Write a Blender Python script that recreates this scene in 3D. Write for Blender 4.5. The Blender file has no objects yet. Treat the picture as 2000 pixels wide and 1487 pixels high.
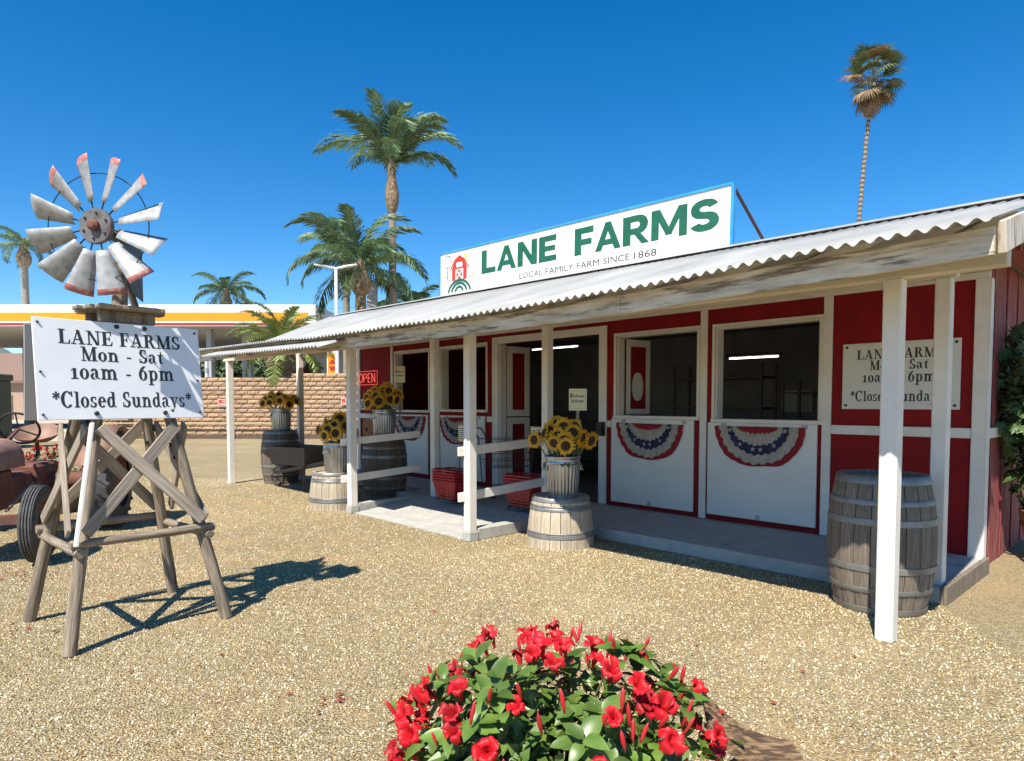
import bpy, bmesh, math, random
from mathutils import Vector, Matrix, Quaternion

# ---------------------------------------------------------------- camera, sky, sun, exposure
sc = bpy.context.scene
col = sc.collection
PI = math.pi
R = random.Random(11)

cam_d = bpy.data.cameras.new('camera')
cam = bpy.data.objects.new('camera', cam_d)
col.objects.link(cam)
cam.location = (0, 0, 1.45)
cam.rotation_euler = (math.radians(90 - 2.6), 0, 0)
cam_d.sensor_width = 36
cam_d.lens = 36 * 1280 / 2000
cam_d.shift_y = 0.0508
cam_d.clip_start = 0.05
cam_d.clip_end = 3000
sc.camera = cam

SUN_EL, SUN_PHI = math.radians(54.5), math.radians(24)       # behind the camera, to its left
to_sun = Vector((-math.sin(SUN_PHI) * math.cos(SUN_EL), -math.cos(SUN_PHI) * math.cos(SUN_EL), math.sin(SUN_EL)))
world = bpy.data.worlds.new('World')
sc.world = world
world.use_nodes = True
wn = world.node_tree
sky = wn.nodes.new('ShaderNodeTexSky')
sky.sky_type = 'NISHITA'
sky.sun_disc = False
sky.sun_elevation = SUN_EL
sky.sun_rotation = math.radians(204)
sky.altitude = 900
sky.air_density = 1.0
sky.dust_density = 0.15
sky.ozone_density = 3.0
hs = wn.nodes.new('ShaderNodeHueSaturation')
hs.inputs['Saturation'].default_value = 1.405
wn.links.new(sky.outputs[0], hs.inputs['Color'])
wn.links.new(hs.outputs[0], wn.nodes['Background'].inputs[0])
wn.nodes['Background'].inputs[1].default_value = 0.112

sun_d = bpy.data.lights.new('sun', 'SUN')
sun_d.energy = 5.0
sun_d.angle = math.radians(0.5)
sun_d.color = (1.0, 0.94, 0.84)
sun = bpy.data.objects.new('sun', sun_d)
col.objects.link(sun)
sun.rotation_euler = to_sun.to_track_quat('Z', 'Y').to_euler()
sun.location = to_sun * 60

vs = sc.view_settings
vs.view_transform = 'Standard'
vs.look = 'None'
vs.exposure = 0.68
vs.gamma = 1.0
vs.use_curve_mapping = False
sc.render.engine = 'CYCLES'
sc.cycles.use_denoising = True
sc.cycles.max_bounces = 6
sc.cycles.diffuse_bounces = 3
sc.cycles.glossy_bounces = 3
sc.cycles.transmission_bounces = 4
sc.cycles.transparent_max_bounces = 6

# ---------------------------------------------------------------- mesh helpers
class MB:
    def __init__(s):
        s.v, s.f = [], []
    def add(s, vs_, fs_):
        o = len(s.v)
        s.v += [tuple(p) for p in vs_]
        s.f += [tuple(i + o for i in f) for f in fs_]
        return s
    def box(s, x0, y0, z0, x1, y1, z1):
        return s.add([(x0, y0, z0), (x1, y0, z0), (x1, y1, z0), (x0, y1, z0), (x0, y0, z1), (x1, y0, z1), (x1, y1, z1), (x0, y1, z1)],
                     [(0, 3, 2, 1), (4, 5, 6, 7), (0, 1, 5, 4), (1, 2, 6, 5), (2, 3, 7, 6), (3, 0, 4, 7)])
    def bar(s, p0, p1, w, h, up=(0, 0, 1)):
        p0, p1 = Vector(p0), Vector(p1)
        d = (p1 - p0).normalized()
        a = d.cross(Vector(up))
        if a.length < 1e-4:
            a = d.cross(Vector((1, 0, 0)))
        a.normalize()
        b = a.cross(d)
        a, b = a * w / 2, b * h / 2
        q = [p0 - a - b, p0 + a - b, p0 + a + b, p0 - a + b, p1 - a - b, p1 + a - b, p1 + a + b, p1 - a + b]
        return s.add(q, [(0, 1, 2, 3), (4, 7, 6, 5), (0, 4, 5, 1), (1, 5, 6, 2), (2, 6, 7, 3), (3, 7, 4, 0)])
    def tube(s, pts, r, n=8, cap=True):
        pts = [Vector(p) for p in pts]
        rs = r if isinstance(r, (list, tuple)) else [r] * len(pts)
        vs_, fs_ = [], []
        ref = None
        for i, p in enumerate(pts):
            d = (pts[min(i + 1, len(pts) - 1)] - pts[max(i - 1, 0)]).normalized()
            if ref is None:
                ref = d.orthogonal().normalized()
            a = (ref - d * ref.dot(d))
            a = a.normalized() if a.length > 1e-5 else d.orthogonal().normalized()
            ref = a
            b = d.cross(a)
            for k in range(n):
                t = 2 * PI * k / n
                vs_.append(p + (a * math.cos(t) + b * math.sin(t)) * rs[i])
        for i in range(len(pts) - 1):
            for k in range(n):
                k2 = (k + 1) % n
                fs_.append((i * n + k, i * n + k2, (i + 1) * n + k2, (i + 1) * n + k))
        if cap:
            fs_.append(tuple(range(n - 1, -1, -1)))
            e = (len(pts) - 1) * n
            fs_.append(tuple(range(e, e + n)))
        return s.add(vs_, fs_)
    def lathe(s, prof, n=32, cap0=False, cap1=False, mod=None, cx=0, cy=0):
        vs_, fs_ = [], []
        for j, (r, z) in enumerate(prof):
            for k in range(n):
                t = 2 * PI * k / n
                rr = r + (mod(t, z) if mod else 0)
                vs_.append((cx + rr * math.cos(t), cy + rr * math.sin(t), z))
        for j in range(len(prof) - 1):
            for k in range(n):
                k2 = (k + 1) % n
                fs_.append((j * n + k, j * n + k2, (j + 1) * n + k2, (j + 1) * n + k))
        if cap0:
            fs_.append(tuple(range(n - 1, -1, -1)))
        if cap1:
            e = (len(prof) - 1) * n
            fs_.append(tuple(range(e, e + n)))
        return s.add(vs_, fs_)
    def prism(s, pts, y0, y1):                      # outline in x,z pushed along y
        n = len(pts)
        vs_ = [(x, y0, z) for x, z in pts] + [(x, y1, z) for x, z in pts]
        fs_ = [tuple(range(n)), tuple(range(2 * n - 1, n - 1, -1))]
        fs_ += [(i, i + n, (i + 1) % n + n, (i + 1) % n) for i in range(n)]
        return s.add(vs_, fs_)
    def tf(s, m):
        s.v = [tuple(m @ Vector(p)) for p in s.v]
        return s
    def mesh(s, name, mat=None, smooth=False, bevel=0):
        me = bpy.data.meshes.new(name)
        me.from_pydata(s.v, [], s.f)
        if bevel:
            bm = bmesh.new()
            bm.from_mesh(me)
            bmesh.ops.bevel(bm, geom=bm.edges[:], offset=bevel, segments=1, affect='EDGES', clamp_overlap=True)
            bm.to_mesh(me)
            bm.free()
        if smooth:
            me.shade_smooth()
            if smooth != 'all':
                me.set_sharp_from_angle(angle=math.radians(38))
        if mat:
            me.materials.append(mat)
        me.update()
        return me
    def build(s, name, mat, parent=None, smooth=False, bevel=0, loc=(0, 0, 0), rot=(0, 0, 0)):
        return put(name, s.mesh(name, mat, smooth, bevel), parent, loc, rot)

def put(name, me, parent=None, loc=(0, 0, 0), rot=(0, 0, 0), scale=(1, 1, 1)):
    o = bpy.data.objects.new(name, me)
    col.objects.link(o)
    o.parent = parent
    o.location = loc
    if isinstance(rot, Quaternion):
        o.rotation_mode = 'QUATERNION'
        o.rotation_quaternion = rot
    else:
        o.rotation_euler = rot
    o.scale = scale
    return o

def tag(o, label, cat, group=None, kind=None):
    o['label'] = label
    o['category'] = cat
    if group:
        o['group'] = group
    if kind:
        o['kind'] = kind
    return o

def struct(o, label=None):
    o['kind'] = 'structure'
    if label:
        o['label'] = label
    return o

def thing(name, label, cat, loc=(0, 0, 0), rz=0, group=None):
    o = bpy.data.objects.new(name, None)
    col.objects.link(o)
    o.empty_display_size = 0.2
    o.location = loc
    o.rotation_euler = (0, 0, rz)
    return tag(o, label, cat, group)

def aim(d, roll=0.0):                       # quaternion turning local z to d
    q = Vector(d).normalized().to_track_quat('Z', 'Y')
    return q @ Quaternion((0, 0, 1), roll)

def rod(name, p0, p1, r0, r1, mat, parent, n=10, wob=0.0, seg=6):
    p0, p1 = Vector(p0), Vector(p1)
    L = (p1 - p0).length
    m = MB()
    pts, rs = [], []
    for i in range(seg + 1):
        t = i / seg
        pts.append((R.uniform(-wob, wob), R.uniform(-wob, wob), L * t))
        rs.append((r0 + (r1 - r0) * t) * (1 + R.uniform(-wob, wob) * 4))
    m.tube(pts, rs, n)
    return put(name, m.mesh(name, mat, True), parent, p0, aim(p1 - p0))

def plank(name, p0, p1, w, t, mat, parent, face, bevel=0.003):
    """board from p0 to p1 (length on local z), its broad face turned to 'face'"""
    p0, p1 = Vector(p0), Vector(p1)
    z = (p1 - p0)
    L = z.length
    z = z / L
    y = Vector(face) - z * Vector(face).dot(z)
    y.normalize()
    x = y.cross(z)
    q = Matrix((x, y, z)).transposed().to_quaternion()
    return put(name, MB().box(-w / 2, -t / 2, 0, w / 2, t / 2, L).mesh(name, mat, False, bevel), parent, p0, q)

# ---------------------------------------------------------------- materials
def lin(r, g, b):
    f = lambda c: (c / 255 / 12.92) if c / 255 <= 0.04045 else ((c / 255 + 0.055) / 1.055) ** 2.4
    return (f(r), f(g), f(b))

def c4(c):
    return (c[0], c[1], c[2], 1)

class NT:
    def __init__(s, name):
        s.m = bpy.data.materials.new(name)
        s.m.use_nodes = True
        s.t = s.m.node_tree
        s.b = s.t.nodes['Principled BSDF']
        s.out = s.t.nodes['Material Output']
    def n(s, typ, **kw):
        nd = s.t.nodes.new('ShaderNode' + typ)
        for k, v in kw.items():
            setattr(nd, k, v)
        return nd
    def l(s, a, b):
        s.t.links.new(a, b)
    def coords(s, stretch=(1, 1, 1), kind='Object'):
        tc = s.n('TexCoord')
        mp = s.n('Mapping')
        mp.inputs['Scale'].default_value = stretch
        s.l(tc.outputs[kind], mp.inputs[0])
        return mp.outputs[0]
    def noise(s, vec, scale, detail=4, rough=0.6):
        nd = s.n('TexNoise')
        nd.inputs['Scale'].default_value = scale
        nd.inputs['Detail'].default_value = detail
        nd.inputs['Roughness'].default_value = rough
        s.l(vec, nd.inputs['Vector'])
        return nd.outputs['Fac']
    def ramp(s, fac, stops):
        nd = s.n('ValToRGB')
        e = nd.color_ramp.elements
        while len(e) < len(stops):
            e.new(0.5)
        for i, (p, c) in enumerate(stops):
            e[i].position = p
            e[i].color = c4(c) if not isinstance(c, (int, float)) else (c, c, c, 1)
        s.l(fac, nd.inputs[0])
        return nd.outputs[0]
    def mix(s, fac, a, b, blend='MIX'):
        nd = s.n('Mix', data_type='RGBA', blend_type=blend)
        for sock, v in ((nd.inputs[0], fac), (nd.inputs[6], a), (nd.inputs[7], b)):
            if isinstance(v, (int, float)):
                sock.default_value = v
            elif isinstance(v, tuple):
                sock.default_value = c4(v)
            else:
                s.l(v, sock)
        return nd.outputs[2]
    def bump(s, h, strength=0.4, dist=0.01):
        nd = s.n('Bump')
        nd.inputs['Strength'].default_value = strength
        nd.inputs['Distance'].default_value = dist
        s.l(h, nd.inputs['Height'])
        s.l(nd.outputs[0], s.b.inputs['Normal'])
    def rnd(s, colr, amt):
        oi = s.n('ObjectInfo')
        mr = s.n('MapRange')
        mr.inputs[3].default_value = 1 - amt
        mr.inputs[4].default_value = 1 + amt
        s.l(oi.outputs['Random'], mr.inputs[0])
        h = s.n('HueSaturation')
        s.l(mr.outputs[0], h.inputs['Value'])
        s.l(colr, h.inputs['Color'])
        return h.outputs[0]

def surf(name, c1, c2=None, scale=6, stretch=(1, 1, 1), rough=0.7, metal=0, bump=0.0, bdist=0.004, rnd=0, spots=None, detail=5, lo=0.35, hi=0.65, spec=None, coat=0):
    s = NT(name)
    s.b.inputs['Roughness'].default_value = rough
    s.b.inputs['Metallic'].default_value = metal
    if spec is not None:
        s.b.inputs['Specular IOR Level'].default_value = spec
    v = s.coords(stretch)
    f = s.noise(v, scale, detail)
    out = s.ramp(f, [(lo, c1), (hi, c2 or tuple(x * 0.8 for x in c1))])
    if spots:
        sc_, sscale, sstretch, t0, t1 = spots
        v2 = s.coords(sstretch)
        k = s.ramp(s.noise(v2, sscale, 6, 0.65), [(t0, 0.0), (t1, 1.0)])
        out = s.mix(k, out, sc_)
    if rnd:
        out = s.rnd(out, rnd)
    s.l(out, s.b.inputs['Base Color'])
    if bump:
        s.bump(f, bump, bdist)
    if coat:
        s.b.inputs['Coat Weight'].default_value = coat
    return s.m

def leafmat(name, c1, c2, rnd=0.25, rough=0.45, trans=0.25):
    s = NT(name)
    s.b.inputs['Roughness'].default_value = rough
    v = s.coords((1, 1, 1))
    colr = s.ramp(s.noise(v, 9, 3), [(0.35, c1), (0.65, c2)])
    colr = s.rnd(colr, rnd)
    s.l(colr, s.b.inputs['Base Color'])
    tr = s.n('BsdfTranslucent')
    s.l(colr, tr.inputs[0])
    mx = s.n('MixShader')
    mx.inputs[0].default_value = trans
    s.l(s.b.outputs[0], mx.inputs[1])
    s.l(tr.outputs[0], mx.inputs[2])
    s.l(mx.outputs[0], s.out.inputs[0])
    return s.m

def emit(name, c, strength):
    s = NT(name)
    s.b.inputs['Base Color'].default_value = c4(c)
    s.b.inputs['Emission Color'].default_value = c4(c)
    s.b.inputs['Emission Strength'].default_value = strength
    return s.m

WHITE = (0.78, 0.76, 0.71)
WOODGREY = (0.26, 0.21, 0.16)
M = {}
M['white'] = surf('white_paint', (0.82, 0.77, 0.69), (0.72, 0.66, 0.57), 3, (1, 1, 1), 0.55, bump=0.15, spots=((0.45, 0.40, 0.33), 14, (6, 6, 1.0), 0.66, 0.74))
M['white_clean'] = surf('white_board_paint', (0.82, 0.78, 0.71), (0.75, 0.71, 0.64), 2, rough=0.5, bump=0.08, spots=((0.55, 0.50, 0.44), 5, (1, 1, 0.4), 0.70, 0.85))
M['white_peel'] = surf('peeling_white_paint', (0.74, 0.66, 0.54), (0.50, 0.42, 0.32), 5, (0.5, 1, 3), 0.75, bump=0.5, spots=((0.20, 0.15, 0.105), 3.2, (0.55, 1, 5.5), 0.50, 0.60))
M['beam'] = surf('cream_beam_paint', (0.72, 0.66, 0.53), (0.58, 0.50, 0.38), 4, (0.4, 1, 2), 0.7, bump=0.25, spots=((0.22, 0.15, 0.09), 6, (0.7, 1, 3), 0.68, 0.76))
M['red'] = surf('barn_red_paint', (0.27, 0.011, 0.013), (0.21, 0.009, 0.011), 5, (1, 1, 0.5), 0.75, bump=0.15, spec=0.2)
M['red_worn'] = surf('worn_red_siding', (0.30, 0.035, 0.03), (0.20, 0.04, 0.045), 4, (9, 9, 0.6), 0.8, bump=0.5, spots=((0.36, 0.24, 0.20), 4, (9, 9, 0.5), 0.50, 0.66))
M['roof'] = surf('galvanised_white_roof', (0.40, 0.40, 0.38), (0.30, 0.30, 0.28), 2.4, (1, 0.35, 1), 0.55, rnd=0.06, bump=0.05, spots=((0.24, 0.24, 0.215), 3.0, (6, 0.6, 1), 0.64, 0.80))
M['concrete'] = surf('porch_concrete', (0.46, 0.45, 0.41), (0.36, 0.35, 0.32), 8, rough=0.85, bump=0.2, spots=((0.25, 0.23, 0.20), 2.5, (1, 1, 1), 0.62, 0.72))
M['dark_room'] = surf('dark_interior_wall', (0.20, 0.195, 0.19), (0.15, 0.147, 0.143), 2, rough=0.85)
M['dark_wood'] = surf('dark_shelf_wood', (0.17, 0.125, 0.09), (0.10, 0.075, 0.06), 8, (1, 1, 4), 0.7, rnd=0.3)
M['pole'] = surf('weathered_grey_pole', (0.33, 0.265, 0.19), (0.13, 0.10, 0.07), 7, (9, 9, 0.7), 0.85, bump=0.8, rnd=0.12, spots=((0.045, 0.035, 0.028), 3.2, (11, 11, 0.35), 0.62, 0.67))
M['plank'] = surf('weathered_grey_plank', (0.40, 0.335, 0.26), (0.20, 0.16, 0.12), 6, (10, 10, 0.5), 0.85, bump=0.8, rnd=0.15, spots=((0.07, 0.055, 0.04), 3.0, (14, 14, 0.4), 0.63, 0.70))
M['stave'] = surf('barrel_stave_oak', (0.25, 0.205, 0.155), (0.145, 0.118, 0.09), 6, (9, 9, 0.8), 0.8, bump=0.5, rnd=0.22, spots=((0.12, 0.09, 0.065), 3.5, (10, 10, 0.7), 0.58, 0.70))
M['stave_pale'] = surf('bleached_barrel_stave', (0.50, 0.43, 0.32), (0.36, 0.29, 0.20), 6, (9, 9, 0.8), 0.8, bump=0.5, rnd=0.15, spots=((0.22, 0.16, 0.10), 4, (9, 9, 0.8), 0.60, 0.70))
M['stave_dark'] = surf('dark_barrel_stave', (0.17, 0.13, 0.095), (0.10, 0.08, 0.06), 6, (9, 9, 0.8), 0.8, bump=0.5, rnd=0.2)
M['hoop'] = surf('barrel_hoop_steel', (0.30, 0.30, 0.285), (0.20, 0.195, 0.18), 9, rough=0.5, metal=0.55, bump=0.1, spots=((0.16, 0.10, 0.06), 6, (1, 1, 1), 0.64, 0.74))
M['galv'] = surf('galvanised_can', (0.60, 0.61, 0.61), (0.40, 0.41, 0.41), 14, (1, 1, 0.4), 0.33, metal=0.9, bump=0.08, spots=((0.24, 0.22, 0.19), 7, (1, 1, 0.5), 0.62, 0.75))
M['blade'] = surf('galvanised_blade', (0.44, 0.44, 0.43), (0.29, 0.29, 0.285), 16, rough=0.5, metal=0.2, rnd=0.1, bump=0.05, spots=((0.28, 0.24, 0.20), 12, (1, 1, 1), 0.62, 0.72))
M['hub_plate'] = surf('dull_hub_plate', (0.20, 0.19, 0.18), (0.13, 0.12, 0.115), 14, rough=0.5, metal=0.3, spots=((0.09, 0.04, 0.03), 16, (1, 1, 1), 0.58, 0.68))
M['blade_red'] = surf('faded_red_tip', (0.42, 0.10, 0.085), (0.34, 0.13, 0.11), 20, rough=0.6, spots=((0.42, 0.36, 0.34), 26, (1, 1, 1), 0.50, 0.62))
M['iron'] = surf('dark_iron', (0.035, 0.033, 0.032), (0.06, 0.05, 0.045), 12, rough=0.55, metal=0.6)
M['rust'] = surf('rusty_tractor_iron', (0.20, 0.07, 0.045), (0.11, 0.05, 0.036), 6, rough=0.8, bump=0.3, spots=((0.27, 0.10, 0.05), 7, (1, 1, 1), 0.58, 0.70))
M['rust_pale'] = surf('faded_rust_paint', (0.33, 0.18, 0.12), (0.22, 0.12, 0.085), 7, rough=0.6, bump=0.2, spots=((0.32, 0.22, 0.12), 5, (1, 1, 1), 0.55, 0.66))
M['rust_orange'] = surf('orange_tractor_paint', (0.45, 0.13, 0.05), (0.30, 0.08, 0.035), 9, rough=0.7)
M['tyre'] = surf('old_tyre_rubber', (0.085, 0.083, 0.078), (0.05, 0.05, 0.048), 14, rough=0.85, bump=0.2, spots=((0.14, 0.12, 0.095), 6, (1, 1, 1), 0.60, 0.72))
M['signwhite'] = surf('white_sign_sheet', (0.79, 0.80, 0.80), (0.73, 0.74, 0.75), 3, rough=0.45, bump=0.06, spots=((0.50, 0.49, 0.46), 4, (7, 1, 0.6), 0.70, 0.82))
M['signwall'] = surf('white_wall_sign', (0.72, 0.70, 0.64), (0.68, 0.66, 0.60), 3, rough=0.5)
M['signroof'] = surf('roof_sign_face', (0.82, 0.81, 0.78), (0.76, 0.75, 0.71), 1.5, rough=0.5, spots=((0.42, 0.38, 0.30), 3.2, (0.5, 1, 2.4), 0.68, 0.74))
M['ink'] = surf('black_lettering', (0.018, 0.02, 0.02), (0.03, 0.032, 0.032), 30, rough=0.5)
M['signgreen'] = surf('green_sign_paint', (0.006, 0.095, 0.052), (0.012, 0.125, 0.07), 10, rough=0.55)
M['signblue'] = surf('blue_sign_frame', (0.03, 0.27, 0.62), (0.05, 0.36, 0.70), 3, (1, 1, 1), 0.5, spots=((0.45, 0.50, 0.52), 6, (1, 1, 1), 0.66, 0.72))
M['logored'] = surf('logo_red', (0.55, 0.04, 0.02), (0.50, 0.035, 0.02), 5, rough=0.55)
M['logoyellow'] = surf('logo_yellow', (0.75, 0.55, 0.12), (0.70, 0.50, 0.12), 5, rough=0.55)
M['logotan'] = surf('logo_tan', (0.50, 0.42, 0.24), (0.45, 0.38, 0.22), 5, rough=0.55)
M['brown_iron'] = surf('rusty_brace', (0.12, 0.045, 0.03), (0.09, 0.035, 0.025), 8, rough=0.7)
M['basket'] = surf('red_basket_plastic', (0.42, 0.02, 0.025), (0.38, 0.018, 0.022), 4, rough=0.35)
M['petal'] = leafmat('sunflower_petal', (0.80, 0.40, 0.012), (0.85, 0.50, 0.03), 0.15, 0.5, 0.35)
M['disc'] = surf('sunflower_disc', (0.035, 0.016, 0.010), (0.07, 0.032, 0.014), 60, rough=0.9, bump=0.6)
M['calyx'] = leafmat('sunflower_green', (0.10, 0.16, 0.03), (0.14, 0.21, 0.05), 0.2, 0.55, 0.2)
M['stem'] = leafmat('sunflower_stem', (0.15, 0.19, 0.06), (0.20, 0.23, 0.09), 0.2, 0.5, 0.1)
M['navy'] = surf('navy_bunting', (0.022, 0.024, 0.07), (0.03, 0.03, 0.085), 8, rough=0.9)
M['bunting_red'] = surf('red_bunting', (0.33, 0.018, 0.025), (0.26, 0.015, 0.02), 8, rough=0.9)
M['bunting_white'] = surf('white_bunting', (0.46, 0.41, 0.35), (0.36, 0.32, 0.27), 8, rough=0.9)
M['paper'] = surf('paper', (0.72, 0.66, 0.46), (0.66, 0.60, 0.42), 5, rough=0.7)
M['paper_white'] = surf('white_paper', (0.70, 0.68, 0.60), (0.66, 0.64, 0.57), 5, rough=0.7)
M['yellow_frame'] = surf('yellow_card', (0.62, 0.47, 0.13), (0.55, 0.42, 0.12), 6, rough=0.7)
M['neon'] = emit('open_neon_red', (0.9, 0.13, 0.10), 0.75)
M['lamp'] = emit('fluorescent_tube', (1.0, 0.97, 0.90), 3.0)
M['canopy_white'] = surf('canopy_white', (0.80, 0.80, 0.78), (0.76, 0.76, 0.74), 1, rough=0.4)
M['canopy_yellow'] = surf('canopy_yellow', (0.84, 0.325, 0.005), (0.80, 0.30, 0.005), 1, rough=0.4)
M['canopy_red'] = surf('canopy_red', (0.50, 0.02, 0.015), (0.46, 0.018, 0.015), 1, rough=0.4)
M['soffit'] = surf('canopy_soffit', (0.45, 0.43, 0.38), (0.40, 0.38, 0.34), 2, rough=0.7)
M['grey_metal'] = surf('grey_painted_steel', (0.42, 0.43, 0.44), (0.36, 0.37, 0.38), 4, rough=0.5)
M['brick'] = surf('split_face_block', (0.47, 0.31, 0.185), (0.35, 0.225, 0.135), 9, rough=0.9, bump=0.9, bdist=0.02, rnd=0.16)
M['mortar'] = surf('mortar', (0.13, 0.095, 0.07), (0.10, 0.075, 0.055), 7, rough=0.95)
M['asphalt'] = surf('asphalt', (0.11, 0.105, 0.10), (0.08, 0.078, 0.075), 3, rough=0.9)
M['pavement'] = surf('pale_pavement', (0.50, 0.43, 0.33), (0.43, 0.37, 0.29), 2, rough=0.9)
M['trunk'] = surf('palm_trunk_ringed', (0.36, 0.31, 0.25), (0.20, 0.165, 0.13), 3, (2.5, 2.5, 9), 0.9, bump=0.5)
M['trunk_rough'] = surf('palm_boot_bark', (0.38, 0.28, 0.17), (0.11, 0.075, 0.05), 3.2, (3, 3, 2), 0.95, bump=1.0, bdist=0.05)
M['frond'] = leafmat('queen_palm_leaf', (0.10, 0.17, 0.075), (0.17, 0.25, 0.11), 0.35, 0.42, 0.3)
M['frond_light'] = leafmat('young_palm_leaf', (0.19, 0.24, 0.06), (0.30, 0.34, 0.10), 0.25, 0.45, 0.25)
M['frond_dead'] = leafmat('dry_palm_leaf', (0.22, 0.14, 0.07), (0.32, 0.22, 0.12), 0.3, 0.7, 0.15)
M['frond_fan'] = leafmat('fan_palm_leaf', (0.075, 0.115, 0.045), (0.12, 0.155, 0.06), 0.3, 0.45, 0.15)
M['tree'] = leafmat('tree_leaf', (0.035, 0.075, 0.02), (0.075, 0.12, 0.035), 0.25, 0.55, 0.2)
M['bark'] = surf('tree_bark', (0.14, 0.10, 0.07), (0.08, 0.06, 0.045), 8, (4, 4, 1), 0.9, bump=0.6)
M['leaf'] = leafmat('glossy_flower_leaf', (0.07, 0.14, 0.02), (0.16, 0.24, 0.05), 0.4, 0.36, 0.18)
M['flower'] = leafmat('red_trumpet_flower', (0.60, 0.007, 0.016), (0.40, 0.004, 0.008), 0.28, 0.55, 0.22)
M['bud'] = leafmat('red_bud', (0.55, 0.02, 0.03), (0.50, 0.03, 0.035), 0.2, 0.4, 0.1)
M['vine'] = leafmat('vine_leaf', (0.04, 0.085, 0.02), (0.085, 0.14, 0.035), 0.3, 0.4, 0.2)
M['pot'] = surf('timber_pot', (0.34, 0.22, 0.12), (0.24, 0.15, 0.085), 5, (6, 6, 0.6), 0.8, bump=0.3)
M['oldboard'] = surf('ribbed_old_board', (0.27, 0.165, 0.085), (0.07, 0.04, 0.02), 9, (0.45, 9, 9), 0.8, bump=1.0, bdist=0.01, lo=0.42, hi=0.56)
M['housewall'] = surf('tan_stucco', (0.42, 0.30, 0.22), (0.37, 0.27, 0.20), 2, rough=0.9)
M['houseroof'] = surf('brown_shingle', (0.24, 0.15, 0.11), (0.18, 0.12, 0.09), 4, (1, 4, 4), 0.9)
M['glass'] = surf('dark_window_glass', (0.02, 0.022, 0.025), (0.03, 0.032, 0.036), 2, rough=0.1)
M['utility_green'] = surf('utility_green', (0.07, 0.085, 0.06), (0.055, 0.07, 0.05), 4, rough=0.6)
M['hill'] = surf('far_hill', (0.16, 0.17, 0.15), (0.12, 0.14, 0.12), 0.05, rough=1)
M['stone'] = surf('stone_cladding', (0.50, 0.36, 0.22), (0.22, 0.15, 0.09), 6, rough=0.9, bump=0.8, bdist=0.03, rnd=0.2)
M['orange'] = surf('cone_orange', (0.75, 0.06, 0.02), (0.70, 0.05, 0.02), 4, rough=0.5)

def gravel_mat():
    s = NT('gravel')
    s.b.inputs['Roughness'].default_value = 0.95
    s.b.inputs['Specular IOR Level'].default_value = 0.2
    v = s.coords()
    vo = s.n('TexVoronoi')
    vo.inputs['Scale'].default_value = 100
    s.l(v, vo.inputs['Vector'])
    bw = s.n('RGBToBW')
    s.l(vo.outputs['Color'], bw.inputs[0])
    c = s.ramp(bw.outputs[0], [(0.12, (0.11, 0.07, 0.026)), (0.34, (0.36, 0.26, 0.115)), (0.60, (0.58, 0.455, 0.235)), (0.86, (0.86, 0.77, 0.55))])
    edge = s.ramp(vo.outputs['Distance'], [(0.22, 1.0), (0.62, 0.28)])
    c = s.mix(1.0, c, edge, 'MULTIPLY')
    c = s.mix(0.36, c, (0.50, 0.40, 0.225))
    big = s.ramp(s.noise(v, 0.42, 5), [(0.42, 0.0), (0.62, 1.0)])
    fine = s.ramp(s.noise(v, 1.9, 7, 0.72), [(0.44, 0.0), (0.64, 0.85)])
    k = s.mix(1.0, big, fine, 'MULTIPLY')
    c = s.mix(k, c, (0.48, 0.325, 0.16))
    red_ = s.ramp(s.noise(v, 1.15, 8, 0.75), [(0.60, 0.0), (0.70, 0.75)])
    c = s.mix(red_, c, (0.27, 0.145, 0.065))
    pale = s.ramp(s.noise(v, 0.30, 3), [(0.50, 0.0), (0.72, 0.45)])
    c = s.mix(pale, c, (0.60, 0.49, 0.30))
    s.l(c, s.b.inputs['Base Color'])
    inv = s.n('Math', operation='SUBTRACT')
    inv.inputs[0].default_value = 1.0
    s.l(vo.outputs['Distance'], inv.inputs[1])
    s.bump(inv.outputs[0], 1.0, 0.012)
    return s.m
M['gravel'] = gravel_mat()

def pebble_mat():
    s = NT('pebble')
    s.b.inputs['Roughness'].default_value = 0.9
    oi = s.n('ObjectInfo')
    c = s.ramp(oi.outputs['Random'], [(0.0, (0.11, 0.065, 0.024)), (0.3, (0.36, 0.25, 0.10)), (0.65, (0.58, 0.46, 0.25)), (1.0, (0.88, 0.80, 0.62))])
    s.l(c, s.b.inputs['Base Color'])
    return s.m
M['pebble'] = pebble_mat()


# ---------------------------------------------------------------- setting
P0 = Vector((2.2885, 3.9511, 0))
BANG = math.radians(133.26) - PI            # local x runs to the right along the shop front, local y into the shop
BM = Matrix.Translation(P0) @ Matrix.Rotation(BANG, 4, 'Z')
def B(u, v, z=0):                           # u metres left of the right-hand porch post, v metres into the porch
    return BM @ Vector((-u, v, z))

g = MB()
g.add([(-400, -60, 0), (400, -60, 0), (400, 900, 0), (-400, 900, 0)], [(0, 1, 2, 3)])
struct(g.build('gravel_ground', M['gravel']), 'tan gravel yard in front of the farm stand')
struct(MB().add([(-400, 27.2, .004), (60, 27.2, .004), (60, 110, .004), (-400, 110, .004)], [(0, 1, 2, 3)]).build('forecourt', M['pavement']), 'pale paved forecourt behind the block wall')
struct(MB().add([(-60, 23.0, .004), (-17.2, 23.0, .004), (-17.2, 27.2, .004), (-60, 27.2, .004)], [(0, 1, 2, 3)]).build('driveway', M['pavement']), 'pale driveway apron at the left edge of the yard')
struct(MB().add([(-200, 34, .008), (-19, 34, .008), (-19, 44, .008), (-200, 44, .008)], [(0, 1, 2, 3)]).build('road', M['asphalt']), 'grey asphalt road beyond the driveway')
kb = MB().box(-60, 31.2, 0, -18, 33.9, .13)
struct(kb.build('pavement', M['pavement'], bevel=.02), 'kerbed pavement beside the road')
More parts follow.
